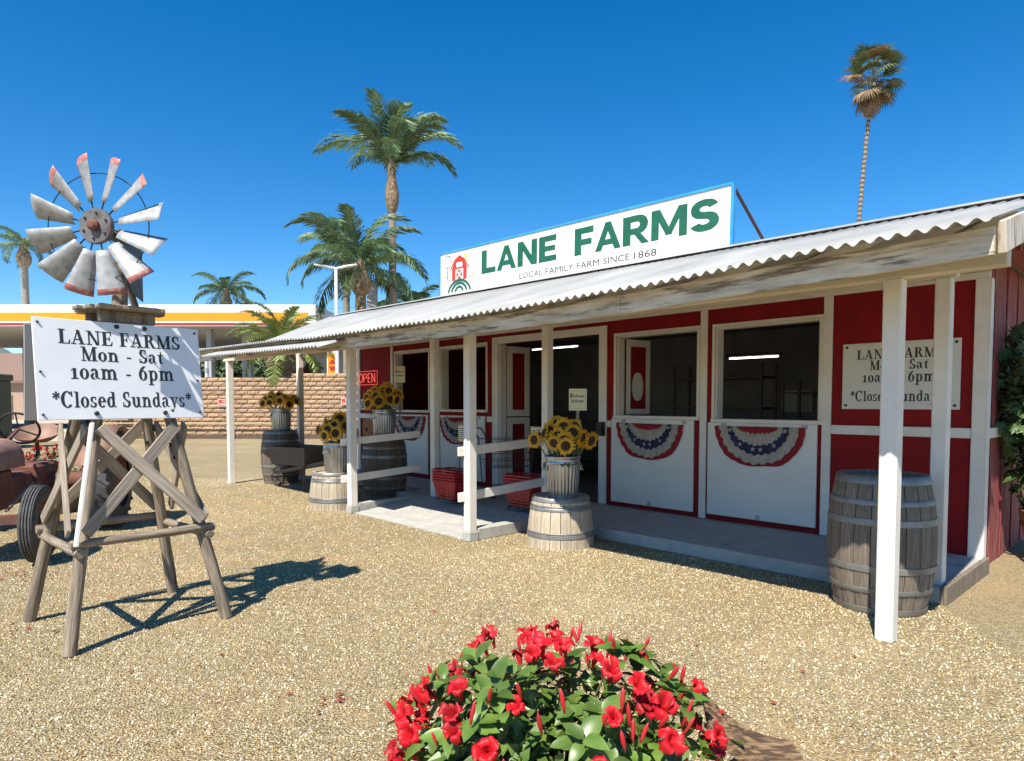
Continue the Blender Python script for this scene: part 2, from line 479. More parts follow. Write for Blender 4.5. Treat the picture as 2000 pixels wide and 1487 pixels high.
kb = MB().box(-60, 24.6, 0, -18.4, 24.9, .14)
struct(kb.build('kerb', M['pavement'], bevel=.02), 'low concrete kerb at the yard edge')
# far hill
hm = MB()
n = 60
for i in range(n + 1):
    x = -700 + 900 * i / n
    z = 58 + 14 * math.sin(i * .31) + 8 * math.sin(i * .77 + 1) + 3 * math.sin(i * 1.9)
    hm.v += [(x, 620, -1), (x, 620, z * .35), (x, 700, z), (x, 800, -1)]
for i in range(n):
    for k in range(3):
        a = i * 4 + k
        hm.f.append((a, a + 4, a + 5, a + 1))
struct(hm.build('hill', M['hill'], smooth='all'), 'low hazy hills on the horizon')

# loose stones over the gravel (geometry nodes, real pebbles)
def pebbles(name, x0, x1, y0, y1, dens, rad, seed):
    me = MB().add([(x0[0], y0, .002), (x1[0], y0, .002), (x1[1], y1, .002), (x0[1], y1, .002)], [(0, 1, 2, 3)]).mesh(name, M['pebble'])
    o = put(name, me)
    o['kind'] = 'stuff'
    tag(o, 'loose tan and cream pebbles scattered over the yard', 'gravel', kind='stuff')
    ng = bpy.data.node_groups.new(name, 'GeometryNodeTree')
    ng.interface.new_socket('Geometry', in_out='INPUT', socket_type='NodeSocketGeometry')
    ng.interface.new_socket('Geometry', in_out='OUTPUT', socket_type='NodeSocketGeometry')
    N = lambda t: ng.nodes.new(t)
    gi, go = N('NodeGroupInput'), N('NodeGroupOutput')
    dp = N('GeometryNodeDistributePointsOnFaces')
    dp.inputs['Density'].default_value = dens
    dp.inputs['Seed'].default_value = seed
    ico = N('GeometryNodeMeshIcoSphere')
    ico.inputs['Radius'].default_value = rad
    ico.inputs['Subdivisions'].default_value = 1
    sm = N('GeometryNodeSetMaterial')
    sm.inputs['Material'].default_value = M['pebble']
    ip = N('GeometryNodeInstanceOnPoints')
    rr = N('FunctionNodeRandomValue'); rr.data_type = 'FLOAT_VECTOR'
    rr.inputs[1].default_value = (6.28, 6.28, 6.28)
    rs = N('FunctionNodeRandomValue'); rs.data_type = 'FLOAT_VECTOR'
    rs.inputs[0].default_value = (.45, .4, .3)
    rs.inputs[1].default_value = (1.35, 1.1, .8)
    rs.inputs['Seed'].default_value = 5
    L = ng.links.new
    L(gi.outputs[0], dp.inputs['Mesh'])
    L(dp.outputs['Points'], ip.inputs['Points'])
    L(ico.outputs['Mesh'], sm.inputs['Geometry'])
    L(sm.outputs[0], ip.inputs['Instance'])
    L(rr.outputs[0], ip.inputs['Rotation'])
    L(rs.outputs[0], ip.inputs['Scale'])
    L(ip.outputs[0], go.inputs[0])
    md = o.modifiers.new('pebbles', 'NODES')
    md.node_group = ng
    return o
pebbles('loose_gravel', (-2.6, -4.9), (2.6, 3.4), 2.3, 6.3, 2300, .0058, 3)
pebbles('loose_gravel', (-5.6, -9.5), (1.2, -2.6), 6.3, 12.5, 700, .0075, 8)

# ---------------------------------------------------------------- farm stand
shop = thing('farm_stand', 'red and white farm stand with corrugated porch roof', 'shop building', P0, BANG)
EAVE = [(-1.2, 2.285), (-.59, 2.273), (.23, 2.253), (1.45, 2.213), (3.08, 2.195), (5.9, 2.211), (7.24, 2.259), (10.4, 2.312)]
def eave_z(u):
    for (a, za), (b, zb) in zip(EAVE, EAVE[1:]):
        if u <= b:
            return za + (zb - za) * (u - a) / (b - a)
    return EAVE[-1][1]
VE, VR = -.79, 1.2
def ridge_z(u):
    return 2.832 + .012 * u
PITCH, AMP = .080, .0135
def corr(u):
    return AMP * math.cos(2 * PI * u / PITCH)

def bx(name, u0, u1, v0, v1, z0, z1, mat, parent=shop, bevel=.003):
    return MB().box(-max(u0, u1), v0, z0, -min(u0, u1), v1, z1).build(name, mat, parent, bevel=bevel)

def sheet(name, us, v0f, v1f, z0f, z1f, parent, ny=3, thick=.0025, mat=None):
    m = MB()
    nx = len(us)
    for layer in (0, 1):
        for u in us:
            for j in range(ny + 1):
                t = j / ny
                v = v0f(u) + (v1f(u) - v0f(u)) * t
                z = z0f(u) + (z1f(u) - z0f(u)) * t + corr(u) - layer * thick
                m.v.append((-u, v, z))
    st = ny + 1
    off = nx * st
    for i in range(nx - 1):
        for j in range(ny):
            a = i * st + j
            m.f.append((a, a + 1, a + st + 1, a + st))
            b = a + off
            m.f.append((b, b + st, b + st + 1, b + 1))
        a = i * st
        m.f.append((a, a + st, a + st + off, a + off))
        a = i * st + ny
        m.f.append((a, a + off, a + st + off, a + st))
    return m.build(name, mat or M['roof'], parent, smooth='all')

def frange(a, b, n):
    return [a + (b - a) * i / n for i in range(n + 1)]

roof = bx('roof', -.6, 9.3, VR - .02, VR + .07, 2.77, 2.80, M['brown_iron'])    # ridge board
def v_low(u):
    return VE if u <= 7.2 else VE + 1.88 * (u - 7.2) / 1.87
SW = PITCH * 8
u = -.62
i = 0
while u < 9.05:
    u1 = min(u + SW, 9.07)
    us = frange(u, u1, 64)
    jit = R.uniform(-.012, .012)
    def zl(q):
        t = (v_low(q) - VE) / (VR - VE)
        return eave_z(q) + (ridge_z(q) - eave_z(q)) * t + .003 * (i % 2)
    sheet('roof_sheet', us, lambda q: v_low(q) + (jit if q < 7.2 else 0), lambda q: VR + .03, zl, lambda q: ridge_z(q) + .003 * (i % 2), roof)
    u = u1 - .0
    i += 1
# ridge cap
cp = MB()
for k in range(12):
    a, b = -.64 + 9.7 * k / 12, -.64 + 9.7 * (k + 1) / 12
    for (va, za, vb, zb) in ((VR - .11, -.012, VR + .02, .036), (VR + .02, .036, VR + .16, -.01)):
        cp.add([(-a, va, ridge_z(a) + za), (-b, va, ridge_z(b) + za), (-b, vb, ridge_z(b) + zb), (-a, vb, ridge_z(a) + zb)], [(0, 1, 2, 3)])
cp.build('ridge_cap', M['roof'], roof)
# low open roof over the left end
low = bx('porch_roof_extension', 7.0, 10.3, VE + .12, VE + .17, 2.13, 2.19, M['white_peel'])
for k in range(5):
    a = 7.02 + k * .652
    sheet('roof_sheet', frange(a, a + .65, 64), lambda q: VE, lambda q: 2.3, lambda q: eave_z(q) - .004, lambda q: eave_z(q) + .26, low)
# lower sheet that sticks out past the fascia on the left
for k in range(5):
    a = 5.40 + k * .752
    b = a + .75
    sheet('lower_roof_sheet', frange(a, b, 72), lambda q: -.99, lambda q: -.642, lambda q: 2.07 + .0203 * (q - 5.4), lambda q: 2.178 + .0203 * (q - 5.4), low, 2)
# flat roof behind the ridge
bx('flat_roof', -.55, 10.4, VR + .17, 6.6, 2.745, 2.775, M['soffit'], roof)
bx('soffit_board', -.53, -.04, 2.4, 6.6, 2.70, 2.744, M['red_worn'], roof)

# fascia boards (in lengths), porch beam, rafters
fas = [(-.60, 1.55), (1.553, 3.9), (3.903, 5.75), (5.753, 6.9), (6.903, 8.7), (8.703, 10.3)]
for a, b in fas:
    m = MB()
    n = 6
    for q in frange(a, b, n):
        e = eave_z(q) - .006
        for (v, z) in ((-.635, e - .128), (-.60, e - .128), (-.60, e), (-.635, e)):
            m.v.append((-q, v, z + R.uniform(-.002, .002)))
    for k in range(n):
        for c in range(4):
            m.f.append((k * 4 + c, k * 4 + (c + 1) % 4, (k + 1) * 4 + (c + 1) % 4, (k + 1) * 4 + c))
    m.f += [(0, 3, 2, 1), (n * 4, n * 4 + 1, n * 4 + 2, n * 4 + 3)]
    m.build('fascia', M['white_peel'], shop)
# rake board at the right-hand end
plank('rake_board', (.62, -.59, eave_z(-.6) - .05), (.62, VR, ridge_z(-.6) - .095), .15, .035, M['white_peel'], shop, (1, 0, 0))
bl = [(-.55, 2.0), (2.002, 4.0), (4.002, 6.4), (6.402, 8.6), (8.602, 10.85)]
for a, b in bl:
    bx('porch_beam', a, b, -.055, .05, 2.185, 2.31, M['beam'])
bl2 = [(-.05, 4.0), (4.002, 6.2), (6.202, 10.5)]
for a, b in bl2:
    bx('inner_beam', a, b, 1.145, 1.235, 2.35, 2.47, M['beam'])
for k in range(14):
    q = -.36 + k * .80
    if q > 10.2:
        break
    hi_ = ridge_z(q) - .085 if q < 8.6 else eave_z(q) + .20
    z0 = eave_z(q) - .085
    m = MB().bar((0, -.598, z0), (0, VR - .02, hi_), .045, .10)
    m.build('rafter', M['beam'], shop, loc=(-q, 0, 0))

# posts
for (u_, z0) in ((0, 0), (3.98, 0), (6.42, 0), (10.7, 0)):
    o = bx('porch_post', u_ - .05, u_ + .05, -.05, .05, z0 + (0 if u_ in (0, 10.7) else .10), 2.184, M['white'], bevel=.006)
    if u_ in (3.98, 6.42):
        bx('post_base', u_ - .062, u_ + .062, -.062, .062, 0, .10, M['concrete'], bevel=.006)
for (u_, z0) in ((.03, 0), (4.0, .12), (6.2, .12), (10.42, 0)):
    bx('porch_post', u_ - .05, u_ + .05, 1.14, 1.24, z0, 2.349, M['white'], bevel=.006)
# ramp rails
for (u_, zz) in ((6.42, ((.93, 1.0), (.44, .51))), (3.95, ((.94, 1.0), (.46, .52)))):
    for (za, zb) in zz:
        plank('rail', (-u_ - .075 if u_ > 5 else -u_ + .075 - .15, -.12, za), (-u_ - .075, 1.14, zb), .095, .036, M['white'], shop, (1, 0, 0))
# slab, ramp, kerbs
slab = bx('porch_slab', -.03, 7.0, 1.06, 2.40, 0, .12, M['concrete'], None, .008)
slab.location, slab.rotation_euler = P0, (0, 0, BANG)
struct(slab, 'grey concrete porch slab under the shop windows')
slab = bx('porch_slab', 7.003, 10.4, 1.55, 2.40, 0, .12, M['concrete'], None, .008)
slab.location, slab.rotation_euler = P0, (0, 0, BANG)
struct(slab, 'grey concrete slab behind the railed barrel')
rp = MB()
rp.add([(-6.33, -.02, .008), (-4.06, -.02, .008), (-4.06, 1.058, .119), (-6.33, 1.058, .119), (-6.33, -.02, -.05), (-4.06, -.02, -.05), (-4.06, 1.058, -.05), (-6.33, 1.058, -.05)],
       [(0, 1, 2, 3), (0, 4, 5, 1), (1, 5, 6, 2), (3, 2, 6, 7), (0, 3, 7, 4)])
o = rp.build('ramp', M['concrete'], None)
o.location, o.rotation_euler = P0, (0, 0, BANG)
struct(o, 'sunlit concrete ramp between the two rails')
for u_ in (6.42, 3.98):
    o = bx('ramp_kerb', u_ - .055, u_ + .085 if u_ < 5 else u_ + .055, .065, 1.055, 0, .125, M['concrete'], None, .008)
    o.location, o.rotation_euler = P0, (0, 0, BANG)
    struct(o, 'concrete kerb along the ramp under the rail')
bx('slab_edge_board', -.075, -.035, 1.05, 2.36, 0, .135, M['pole'])

# ----- front wall at v = 2.38, openings W1..W4 and the door
WV, WT = 2.38, .10
ops = [(1.366, 2.52, 1.25, 2.295), (2.74, 3.91, 1.268, 2.30), (4.18, 6.155, .12, 2.345), (6.45, 7.61, 1.32, 2.36), (7.97, 9.0, 1.30, 2.36)]
edges = [0.0] + [e for o_ in ops for e in o_[:2]] + [10.35]
for k in range(0, len(edges), 2):
    bx('wall', edges[k], edges[k + 1], WV, WV + WT, .121, 2.744, M['red'], bevel=0)
for (a, b, z0, z1) in ops:
    bx('wall', a, b, WV, WV + WT, z1, 2.744, M['red'], bevel=0)
    if z0 > .5:
        bx('wall', a, b, WV, WV + WT, .121, z0, M['red'], bevel=0)
# side and back walls
bx('side_wall', 0, .1, WV + WT + .001, 6.5, 0, 2.70, M['red_worn'], bevel=0)
bx('side_wall', 10.25, 10.35, WV + WT + .001, 6.5, 0, 2.744, M['red'], bevel=0)
for k in range(8):
    v = 2.62 + k * .49
    bx('siding_batten', -.012, -.001, v, v + .03, .02, 2.69, M['red_worn'])
bx('side_rail', -.025, -.013, 2.48, 6.4, 1.143, 1.231, M['white'])
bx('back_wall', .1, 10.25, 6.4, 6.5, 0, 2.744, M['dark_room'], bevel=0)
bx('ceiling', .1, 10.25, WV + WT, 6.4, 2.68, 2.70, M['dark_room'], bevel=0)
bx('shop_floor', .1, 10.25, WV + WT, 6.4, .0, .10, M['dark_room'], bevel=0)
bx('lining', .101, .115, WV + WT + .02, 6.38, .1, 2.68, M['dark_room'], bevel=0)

TV = WV - .026
def trim(name, u0, u1, z0, z1, mat=None, d=.026, parent=shop):
    return bx(name, u0, u1, WV - d, WV - .001, z0, z1, mat or M['white'], parent, .004)
trim('corner_board', -.02, .085, .10, 2.499, d=.03)
bx('corner_board', -.031, -.02, WV - .03, WV + .07, .10, 2.499, M['white'])
trim('vertical_trim', 1.25, 1.335, .125, 2.499)
trim('vertical_trim', 2.615, 2.70, .125, 2.499)
trim('vertical_trim', 9.07, 9.14, 1.235, 2.499)
trim('vertical_trim', 10.25, 10.35, .125, 2.499)
trim('vertical_trim', 7.75, 7.83, .125, 2.499)
trim('middle_rail', .088, 1.248, 1.143, 1.231)
trim('middle_rail', 3.985, 4.055, 1.135, 1.22)
trim('middle_rail', 9.145, 10.248, 1.15, 1.24)
trim('middle_rail', 6.30, 6.42, 1.15, 1.235)
for a, b in ((-.02, 3.0), (3.002, 6.6), (6.602, 10.35)):
    trim('header_trim', a, b, 2.50, 2.555, d=.04)
    trim('header_beam', a, b, 2.556, 2.74, M['beam'], d=.034)
# window frames (each window a part, its boards sub-parts) and drop-down white shutters
for k, (a, b, z0, z1) in enumerate(ops):
    if k == 2:
        continue
    w = trim('window', a - .035, b + .035, z1, z1 + .035, d=.02)
    w.name = 'window'
    trim('window_frame', a - .035, a, z0, z1 - .001, d=.02, parent=w)
    trim('window_frame', b, b + .035, z0, z1 - .001, d=.02, parent=w)
    bx('window_jamb', a, a + .02, WV, WV + .14, z0 + .021, z1 - .021, M['white'], w)
    bx('window_jamb', b - .02, b, WV, WV + .14, z0 + .021, z1 - .021, M['white'], w)
    bx('window_head', a, b, WV, WV + .14, z1 - .02, z1, M['white'], w)
    bx('window_sill', a - .035, b + .035, WV - .035, WV + .16, z0 - .02, z0 + .02, M['white'], w)
for (a, b, z0, z1) in ((1.377, 2.59, .185, 1.228), (2.775, 3.97, .178, 1.245), (6.47, 7.62, .2, 1.24), (7.98, 9.04, .2, 1.24)):
    s_ = trim('drop_shutter', a, b, z0, z1, M['white_clean'], d=.03)
    for q in (a + .12, b - .2):
        m = MB().box(-q - .03, WV - .036, z1 - .045, -q + .03, WV - .031, z1 - .005)
        m.build('hinge', M['grey_metal'], s_)
    m = MB().box(-(a + b) / 2 - .022, WV - .045, z0 + .01, -(a + b) / 2 + .022, WV - .031, z0 + .055)
    m.build('latch', M['grey_metal'], s_)
# door casing and leaves
trim('door_casing', 4.06, 4.179, .125, 2.45)
trim('door_casing', 6.156, 6.295, .125, 2.45)
trim('door_casing', 4.18, 6.155, 2.346, 2.45)
bx('door_jamb', 4.18, 4.205, WV - .001, WV + .13, .125, 2.344, M['white'])
bx('door_jamb', 6.13, 6.155, WV - .001, WV + .13, .125, 2.344, M['white'])
def leaf(name, hinge_u, ang, z0, z1, sgn, parent=shop):
    w, t = .45, .04
    m = MB().box(0, 0, z0, sgn * w, t, z1).build(name, M['red'], parent, bevel=.002, loc=(-hinge_u, WV + .135, 0), rot=(0, 0, ang))
    f = .1
    for (x0, x1, a, b) in ((0, f, z0, z1), (w - f, w, z0, z1), (f + .001, w - f - .001, z1 - f, z1), (f + .001, w - f - .001, z0, z0 + f)):
        for (ya, yb) in ((-.012, -.001), (t + .001, t + .012)):
            MB().box(min(sgn * x0, sgn * x1), ya, a, max(sgn * x0, sgn * x1), yb, b).build('door_rail', M['white'], m, bevel=.002)
    return m
leaf('door', 6.12, math.radians(86), 1.24, 2.32, 1)
leaf('door', 6.12, math.radians(86), .13, 1.22, 1)
leaf('door', 4.215, math.radians(-93), .13, 2.32, -1)
# shutter leaf folded inside the third window
m = MB().box(0, 0, 1.30, .42, .03, 2.27).build('inner_shutter', M['red'], shop, loc=(-3.88, WV + .16, 0), rot=(0, 0, math.radians(80)))
for (x0, x1, a, b) in ((0, .07, 1.30, 2.27), (.35, .42, 1.30, 2.27), (.071, .349, 2.18, 2.27), (.071, .349, 1.30, 1.37)):
    MB().box(x0, -.01, a, x1, -.001, b).build('shutter_rail', M['white'], m)
ov = MB()
ov.v = [(.20 + .10 * math.cos(t * PI / 12), -.006, 1.66 + .2 * math.sin(t * PI / 12) * (1 if abs(math.sin(t * PI / 12)) < .9 else .94)) for t in range(24)]
ov.f = [tuple(range(24))]
ov.build('oval_notice', M['paper_white'], m)
# door-side switch plate, small lamp box
bx('lamp_box', 4.07, 4.16, WV - .11, WV - .027, 1.02, 1.20, M['iron'])

# ----- interior: dim shelves, tables and boxes seen through the openings
def shelf(u0, u1, v0, v1, h, n, label, grp):
    t = thing('shelf_unit', label, 'shelf', B((u0 + u1) / 2, (v0 + v1) / 2, .10), BANG, grp)
    w, d = abs(u1 - u0), v1 - v0
    for k in range(n):
        z = h * (k + .5) / n
        MB().box(-w / 2, -d / 2, z, w / 2, d / 2, z + .03).build('shelf', M['dark_wood'], t)
    for sx in (-1, 1):
        for sy in (-1, 1):
            MB().box(sx * w / 2 - .02, sy * d / 2 - .02, 0, sx * w / 2 + .02, sy * d / 2 + .02, h).build('leg', M['dark_wood'], t)
    return t
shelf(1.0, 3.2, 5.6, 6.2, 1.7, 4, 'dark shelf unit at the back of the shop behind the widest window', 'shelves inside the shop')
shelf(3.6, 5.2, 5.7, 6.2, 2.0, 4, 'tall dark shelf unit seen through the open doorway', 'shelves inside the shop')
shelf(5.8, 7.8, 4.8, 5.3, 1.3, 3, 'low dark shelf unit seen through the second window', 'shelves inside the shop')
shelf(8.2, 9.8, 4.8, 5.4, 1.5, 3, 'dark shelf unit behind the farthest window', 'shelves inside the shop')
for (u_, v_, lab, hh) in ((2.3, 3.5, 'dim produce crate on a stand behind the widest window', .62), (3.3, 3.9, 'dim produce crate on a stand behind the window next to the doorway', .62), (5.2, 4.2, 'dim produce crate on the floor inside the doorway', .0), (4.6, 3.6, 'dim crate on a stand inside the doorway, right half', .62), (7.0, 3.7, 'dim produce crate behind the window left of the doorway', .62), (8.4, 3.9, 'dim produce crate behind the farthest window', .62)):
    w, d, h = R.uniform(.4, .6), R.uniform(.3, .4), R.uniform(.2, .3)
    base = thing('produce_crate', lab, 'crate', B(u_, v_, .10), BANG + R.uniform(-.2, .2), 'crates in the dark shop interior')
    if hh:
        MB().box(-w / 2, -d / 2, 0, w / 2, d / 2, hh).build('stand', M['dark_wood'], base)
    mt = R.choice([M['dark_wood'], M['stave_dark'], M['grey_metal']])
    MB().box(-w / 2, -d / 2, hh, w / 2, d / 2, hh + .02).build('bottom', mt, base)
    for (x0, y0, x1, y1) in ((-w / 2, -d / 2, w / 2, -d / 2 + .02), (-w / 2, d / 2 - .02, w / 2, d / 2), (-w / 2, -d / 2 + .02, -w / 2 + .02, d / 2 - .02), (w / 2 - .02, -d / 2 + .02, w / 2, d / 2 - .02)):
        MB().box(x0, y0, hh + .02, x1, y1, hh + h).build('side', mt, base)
# shop banner (dark violet cloth) and hanging hook in the widest window
for (u_, v_, z, lab, a, b) in ((2.0, 6.1, 1.2, 'dark violet cloth hanging at the back of the widest window', .9, .55), (3.3, 6.1, 1.3, 'small pale frame hanging on the back wall', .5, .35)):
    o = MB().box(-a / 2, -.01, 0, a / 2, .01, b).build('wall_hanging', M['navy'] if a > .6 else M['grey_metal'], None, loc=B(u_, v_ + .25, z), rot=(0, 0, BANG))
    tag(o, lab, 'hanging')
for (ua, ub, v_, z, lab) in ((2.545, 3.227, 4.0, 2.055, 'lit fluorescent tube seen through the widest window'), (6.42, 7.55, 4.5, 2.456, 'lit fluorescent tube seen through the open doorway'), (1.3, 1.9, 5.6, 2.10, 'short lit fluorescent tube at the right edge of the widest window')):
    L = abs(ub - ua)
    t = thing('fluorescent_lamp', lab, 'lamp', B((ua + ub) / 2, v_, z), BANG, 'fluorescent lamps inside the shop')
    MB().tube([(-L / 2, 0, 0), (L / 2, 0, 0)], .011, 8).build('tube', M['lamp'], t)
    MB().box(-L / 2 - .03, -.05, .02, L / 2 + .03, .05, .06).build('housing', M['iron'], t)
    for s_ in (-1, 1):
        MB().tube([(s_ * L * .4, 0, .06), (s_ * L * .4, 0, 2.68 - z)], .004, 5).build('hanger', M['iron'], t)

# ---------------------------------------------------------------- lettering
class G:
    def __init__(s):
        s.p = []
    def r(s, x0, y0, x1, y1):
        s.p.append([(x0, y0), (x1, y0), (x1, y1), (x0, y1)]); return s
    def q(s, *pts):
        s.p.append(list(pts)); return s
    def d(s, x0, y0, x1, y1, w):
        s.p.append([(x0, y0), (x0 + w, y0), (x1 + w, y1), (x1, y1)]); return s
    def ring(s, cx, cy, rx, ry, tx, ty, a0=0, a1=360, n=14):
        for i in range(n):
            a, b = math.radians(a0 + (a1 - a0) * i / n), math.radians(a0 + (a1 - a0) * (i + 1) / n)
            o = lambda t, e: (cx + (rx - tx * e) * math.cos(t), cy + (ry - ty * e) * math.sin(t))
            s.p.append([o(a, 0), o(b, 0), o(b, 1), o(a, 1)] if a1 > a0 else [o(b, 0), o(a, 0), o(a, 1), o(b, 1)])
        return s

def serif_glyphs():
    d = {}
    d['L'] = (.70, G().r(.1, .05, .29, .95).r(0, .95, .40, 1).r(0, 0, .67, .05).q((.58, .05), (.67, .05), (.69, .30), (.65, .30)))
    d['A'] = (.88, G().d(.10, .05, .38, 1, .075).d(.56, .05, .33, 1, .20).r(.24, .30, .60, .36).r(0, 0, .30, .05).r(.47, 0, .88, .05))
    d['N'] = (.92, G().r(.14, .05, .205, .95).d(.60, 0, .09, 1, .20).r(.72, .0, .785, .95).r(0, .95, .09, 1).r(.03, 0, .33, .05).r(.60, .95, .90, 1))
    d['E'] = (.70, G().r(.1, .05, .29, .95).r(0, .95, .62, 1).r(0, 0, .66, .05).r(.29, .475, .48, .53).q((.56, .95), (.58, .73), (.62, .73), (.62, .95)).q((.57, .05), (.66, .05), (.69, .29), (.65, .29)).r(.48, .36, .52, .65))
    d['F'] = (.66, G().r(.1, .05, .29, .95).r(0, .95, .62, 1).r(0, 0, .41, .05).r(.29, .475, .47, .53).q((.56, .95), (.58, .72), (.62, .72), (.62, .95)).r(.47, .36, .51, .65))
    d['R'] = (.82, G().r(.1, .05, .29, .95).r(0, .95, .36, 1).r(0, 0, .38, .05).r(.29, .49, .38, .54).ring(.36, .745, .28, .255, .18, .055, -90, 90, 10).d(.57, .0, .36, .49, .20).r(.77, 0, .84, .05))
    d['M'] = (1.08, G().r(.14, .05, .20, .95).d(.43, 0, .10, 1, .20).d(.47, 0, .77, .95, .07).r(.78, .05, .97, 1).r(0, .95, .10, 1).r(.03, 0, .32, .05).r(.68, 0, 1.07, .05).r(.97, .95, 1.07, 1))
    d['S'] = (.62, G().ring(.29, .745, .25, .265, .15, .06, 40, 215, 12).d(.40, .30, .05, .60, .17).ring(.30, .27, .28, .28, .16, .06, -145, 35, 12).r(.44, .70, .49, .98).r(.03, .02, .08, .32))
    d['C'] = (.86, G().ring(.42, .5, .42, .52, .20, .06, 42, 318, 20).r(.70, .68, .76, 1.0))
    d['o'] = (.62, G().ring(.30, .335, .29, .35, .17, .05))
    d['0'] = d['o']
    d['n'] = (.76, G().r(.1, .05, .26, .67).r(0, .62, .1, .67).r(0, 0, .35, .05).ring(.38, .40, .255, .275, .16, .08, 0, 150, 9).r(.475, .05, .635, .41).r(.40, 0, .73, .05))
    d['m'] = (1.14, G().r(.1, .05, .26, .67).r(0, .62, .1, .67).r(0, 0, .35, .05).ring(.37, .40, .25, .275, .16, .08, 0, 150, 9).r(.46, .05, .62, .41).r(.40, 0, .70, .05).ring(.745, .40, .25, .275, .16, .08, 0, 150, 9).r(.835, .05, .995, .41).r(.775, 0, 1.09, .05))
    d['a'] = (.64, G().r(.33, .07, .49, .47).ring(.26, .46, .23, .225, .16, .05, 0, 165, 9).ring(.22, .19, .20, .20, .15, .05, 75, 300, 10).q((.40, .07), (.58, .0), (.62, .05), (.49, .12)))
    d['t'] = (.46, G().r(.12, .14, .28, .62).r(0, .62, .42, .67).q((.22, .67), (.28, .67), (.28, .90), (.24, .90)).ring(.29, .17, .17, .18, .15, .05, 180, 318, 7))
    d['1'] = (.50, G().r(.16, .05, .33, .67).r(.02, 0, .47, .05).q((.02, .55), (.02, .50), (.16, .58), (.16, .67)))
    d['6'] = (.64, G().ring(.31, .33, .29, .345, .17, .05).ring(.62, .34, .60, .66, .17, .08, 108, 180, 9))
    d['p'] = (.72, G().r(.1, -.26, .26, .67).r(0, .62, .1, .67).r(0, -.31, .36, -.26).ring(.38, .335, .27, .35, .17, .05, -140, 140, 14))
    d['l'] = (.36, G().r(.1, .05, .26, .98).r(0, .95, .1, 1).r(0, 0, .36, .05))
    d['s'] = (.50, G().ring(.23, .49, .20, .19, .13, .05, 40, 215, 9).d(.30, .20, .04, .40, .13).ring(.235, .19, .215, .20, .13, .05, -145, 35, 9).r(.37, .48, .41, .66).r(.02, .02, .06, .20))
    d['e'] = (.58, G().ring(.29, .335, .28, .35, .17, .05, 0, 318, 18).r(.15, .335, .56, .385))
    d['d'] = (.72, G().r(.42, .05, .58, .98).r(.32, .95, .42, 1).r(.58, 0, .70, .05).ring(.30, .335, .27, .35, .17, .05, 40, 320, 14))
    d['u'] = (.76, G().r(.1, .25, .26, .67).r(0, .62, .1, .67).ring(.355, .27, .255, .285, .16, .08, 180, 330, 9).r(.465, .05, .625, .67).r(.365, .62, .465, .67).r(.625, 0, .74, .05))
    d['y'] = (.70, G().d(.27, .0, .08, .64, .17).d(.20, -.24, .53, .64, .065).r(0, .62, .34, .67).r(.44, .62, .70, .67).ring(.15, -.22, .11, .10, .09, .07, 120, 400, 9))
    d['-'] = (.50, G().r(.10, .27, .40, .36))
    d['*'] = (.52, G())
    for k in range(6):
        a = math.radians(90 + 60 * k)
        c, s_ = math.cos(a), math.sin(a)
        P = lambda x, y: (.26 + x * c - y * s_, .74 + x * s_ + y * c)
        d['*'][1].q(P(.02, -.02), P(.24, -.065), P(.24, .065), P(.02, .02))
    d[' '] = (.36, G())
    return d
GL = serif_glyphs()

def serif(text, size, name, mat, parent, xc, z, y, stretch=1.0, width=None):
    """letters stood on a face that looks to local -y"""
    tot = sum(GL[c][0] + .06 for c in text) - .06
    sx = size * stretch if width is None else width / tot
    x = xc - tot * sx / 2
    m = MB()
    for c in text:
        w, gl = GL[c]
        for k, pg in enumerate(gl.p):
            gx, gz = sum(p_[0] for p_ in pg) / len(pg), sum(p_[1] for p_ in pg) / len(pg)
            pg = [(px + (.014 if px > gx else -.014), pz + (.010 if pz > gz else -.010)) for px, pz in pg]
            yy = y - .0004 - .00004 * (k % 13) - .00001 * k
            m.add([(x + px * sx, yy, z + pz * size) for px, pz in pg], [tuple(range(len(pg)))])
        x += (w + .06) * sx
    return m.build(name, mat, parent)

_dg = None
def sans(text, name, mat, parent, x0, x1, z0, z1, y, bold=0.0, shear=0.0):
    cu = bpy.data.curves.new('lettering', 'FONT')
    cu.body = text
    cu.offset = bold
    cu.shear = shear
    cu.fill_mode = 'FRONT'
    cu.resolution_u = 3
    ob = bpy.data.objects.new('lettering_tmp', cu)
    col.objects.link(ob)
    dg = bpy.context.evaluated_depsgraph_get()
    me = bpy.data.meshes.new_from_object(ob.evaluated_get(dg))
    bpy.data.objects.remove(ob)
    bpy.data.curves.remove(cu)
    xs = [v.co.x for v in me.vertices]
    ys = [v.co.y for v in me.vertices]
    ax, bx_, ay, by = min(xs), max(xs), min(ys), max(ys)
    for v in me.vertices:
        v.co = (x0 + (v.co.x - ax) / (bx_ - ax) * (x1 - x0), y, z0 + (v.co.y - ay) / (by - ay) * (z1 - z0))
    me.materials.clear()
    me.materials.append(mat)
    return put(name, me, parent)

def disc_pts(cx, cz, rx, rz, n=20, a0=0, a1=360):
    return [(cx + rx * math.cos(math.radians(a0 + (a1 - a0) * i / n)), cz + rz * math.sin(math.radians(a0 + (a1 - a0) * i / n))) for i in range(n if a1 - a0 >= 360 else n + 1)]

def flat(name, polys, y, mat, parent):
    m = MB()
    for k, pg in enumerate(polys):
        m.add([(x, y - .00005 * k, z) for x, z in pg], [tuple(range(len(pg)))])
    return m.build(name, mat, parent)

def strip(pts, w):
    out = []
    for (xa, za), (xb, zb) in zip(pts, pts[1:]):
        dx, dz = xb - xa, zb - za
        L = math.hypot(dx, dz) or 1
        nx, nz = -dz / L * w / 2, dx / L * w / 2
        out.append([(xa - nx, za - nz), (xb - nx, zb - nz), (xb + nx, zb + nz), (xa + nx, za + nz)])
    return out

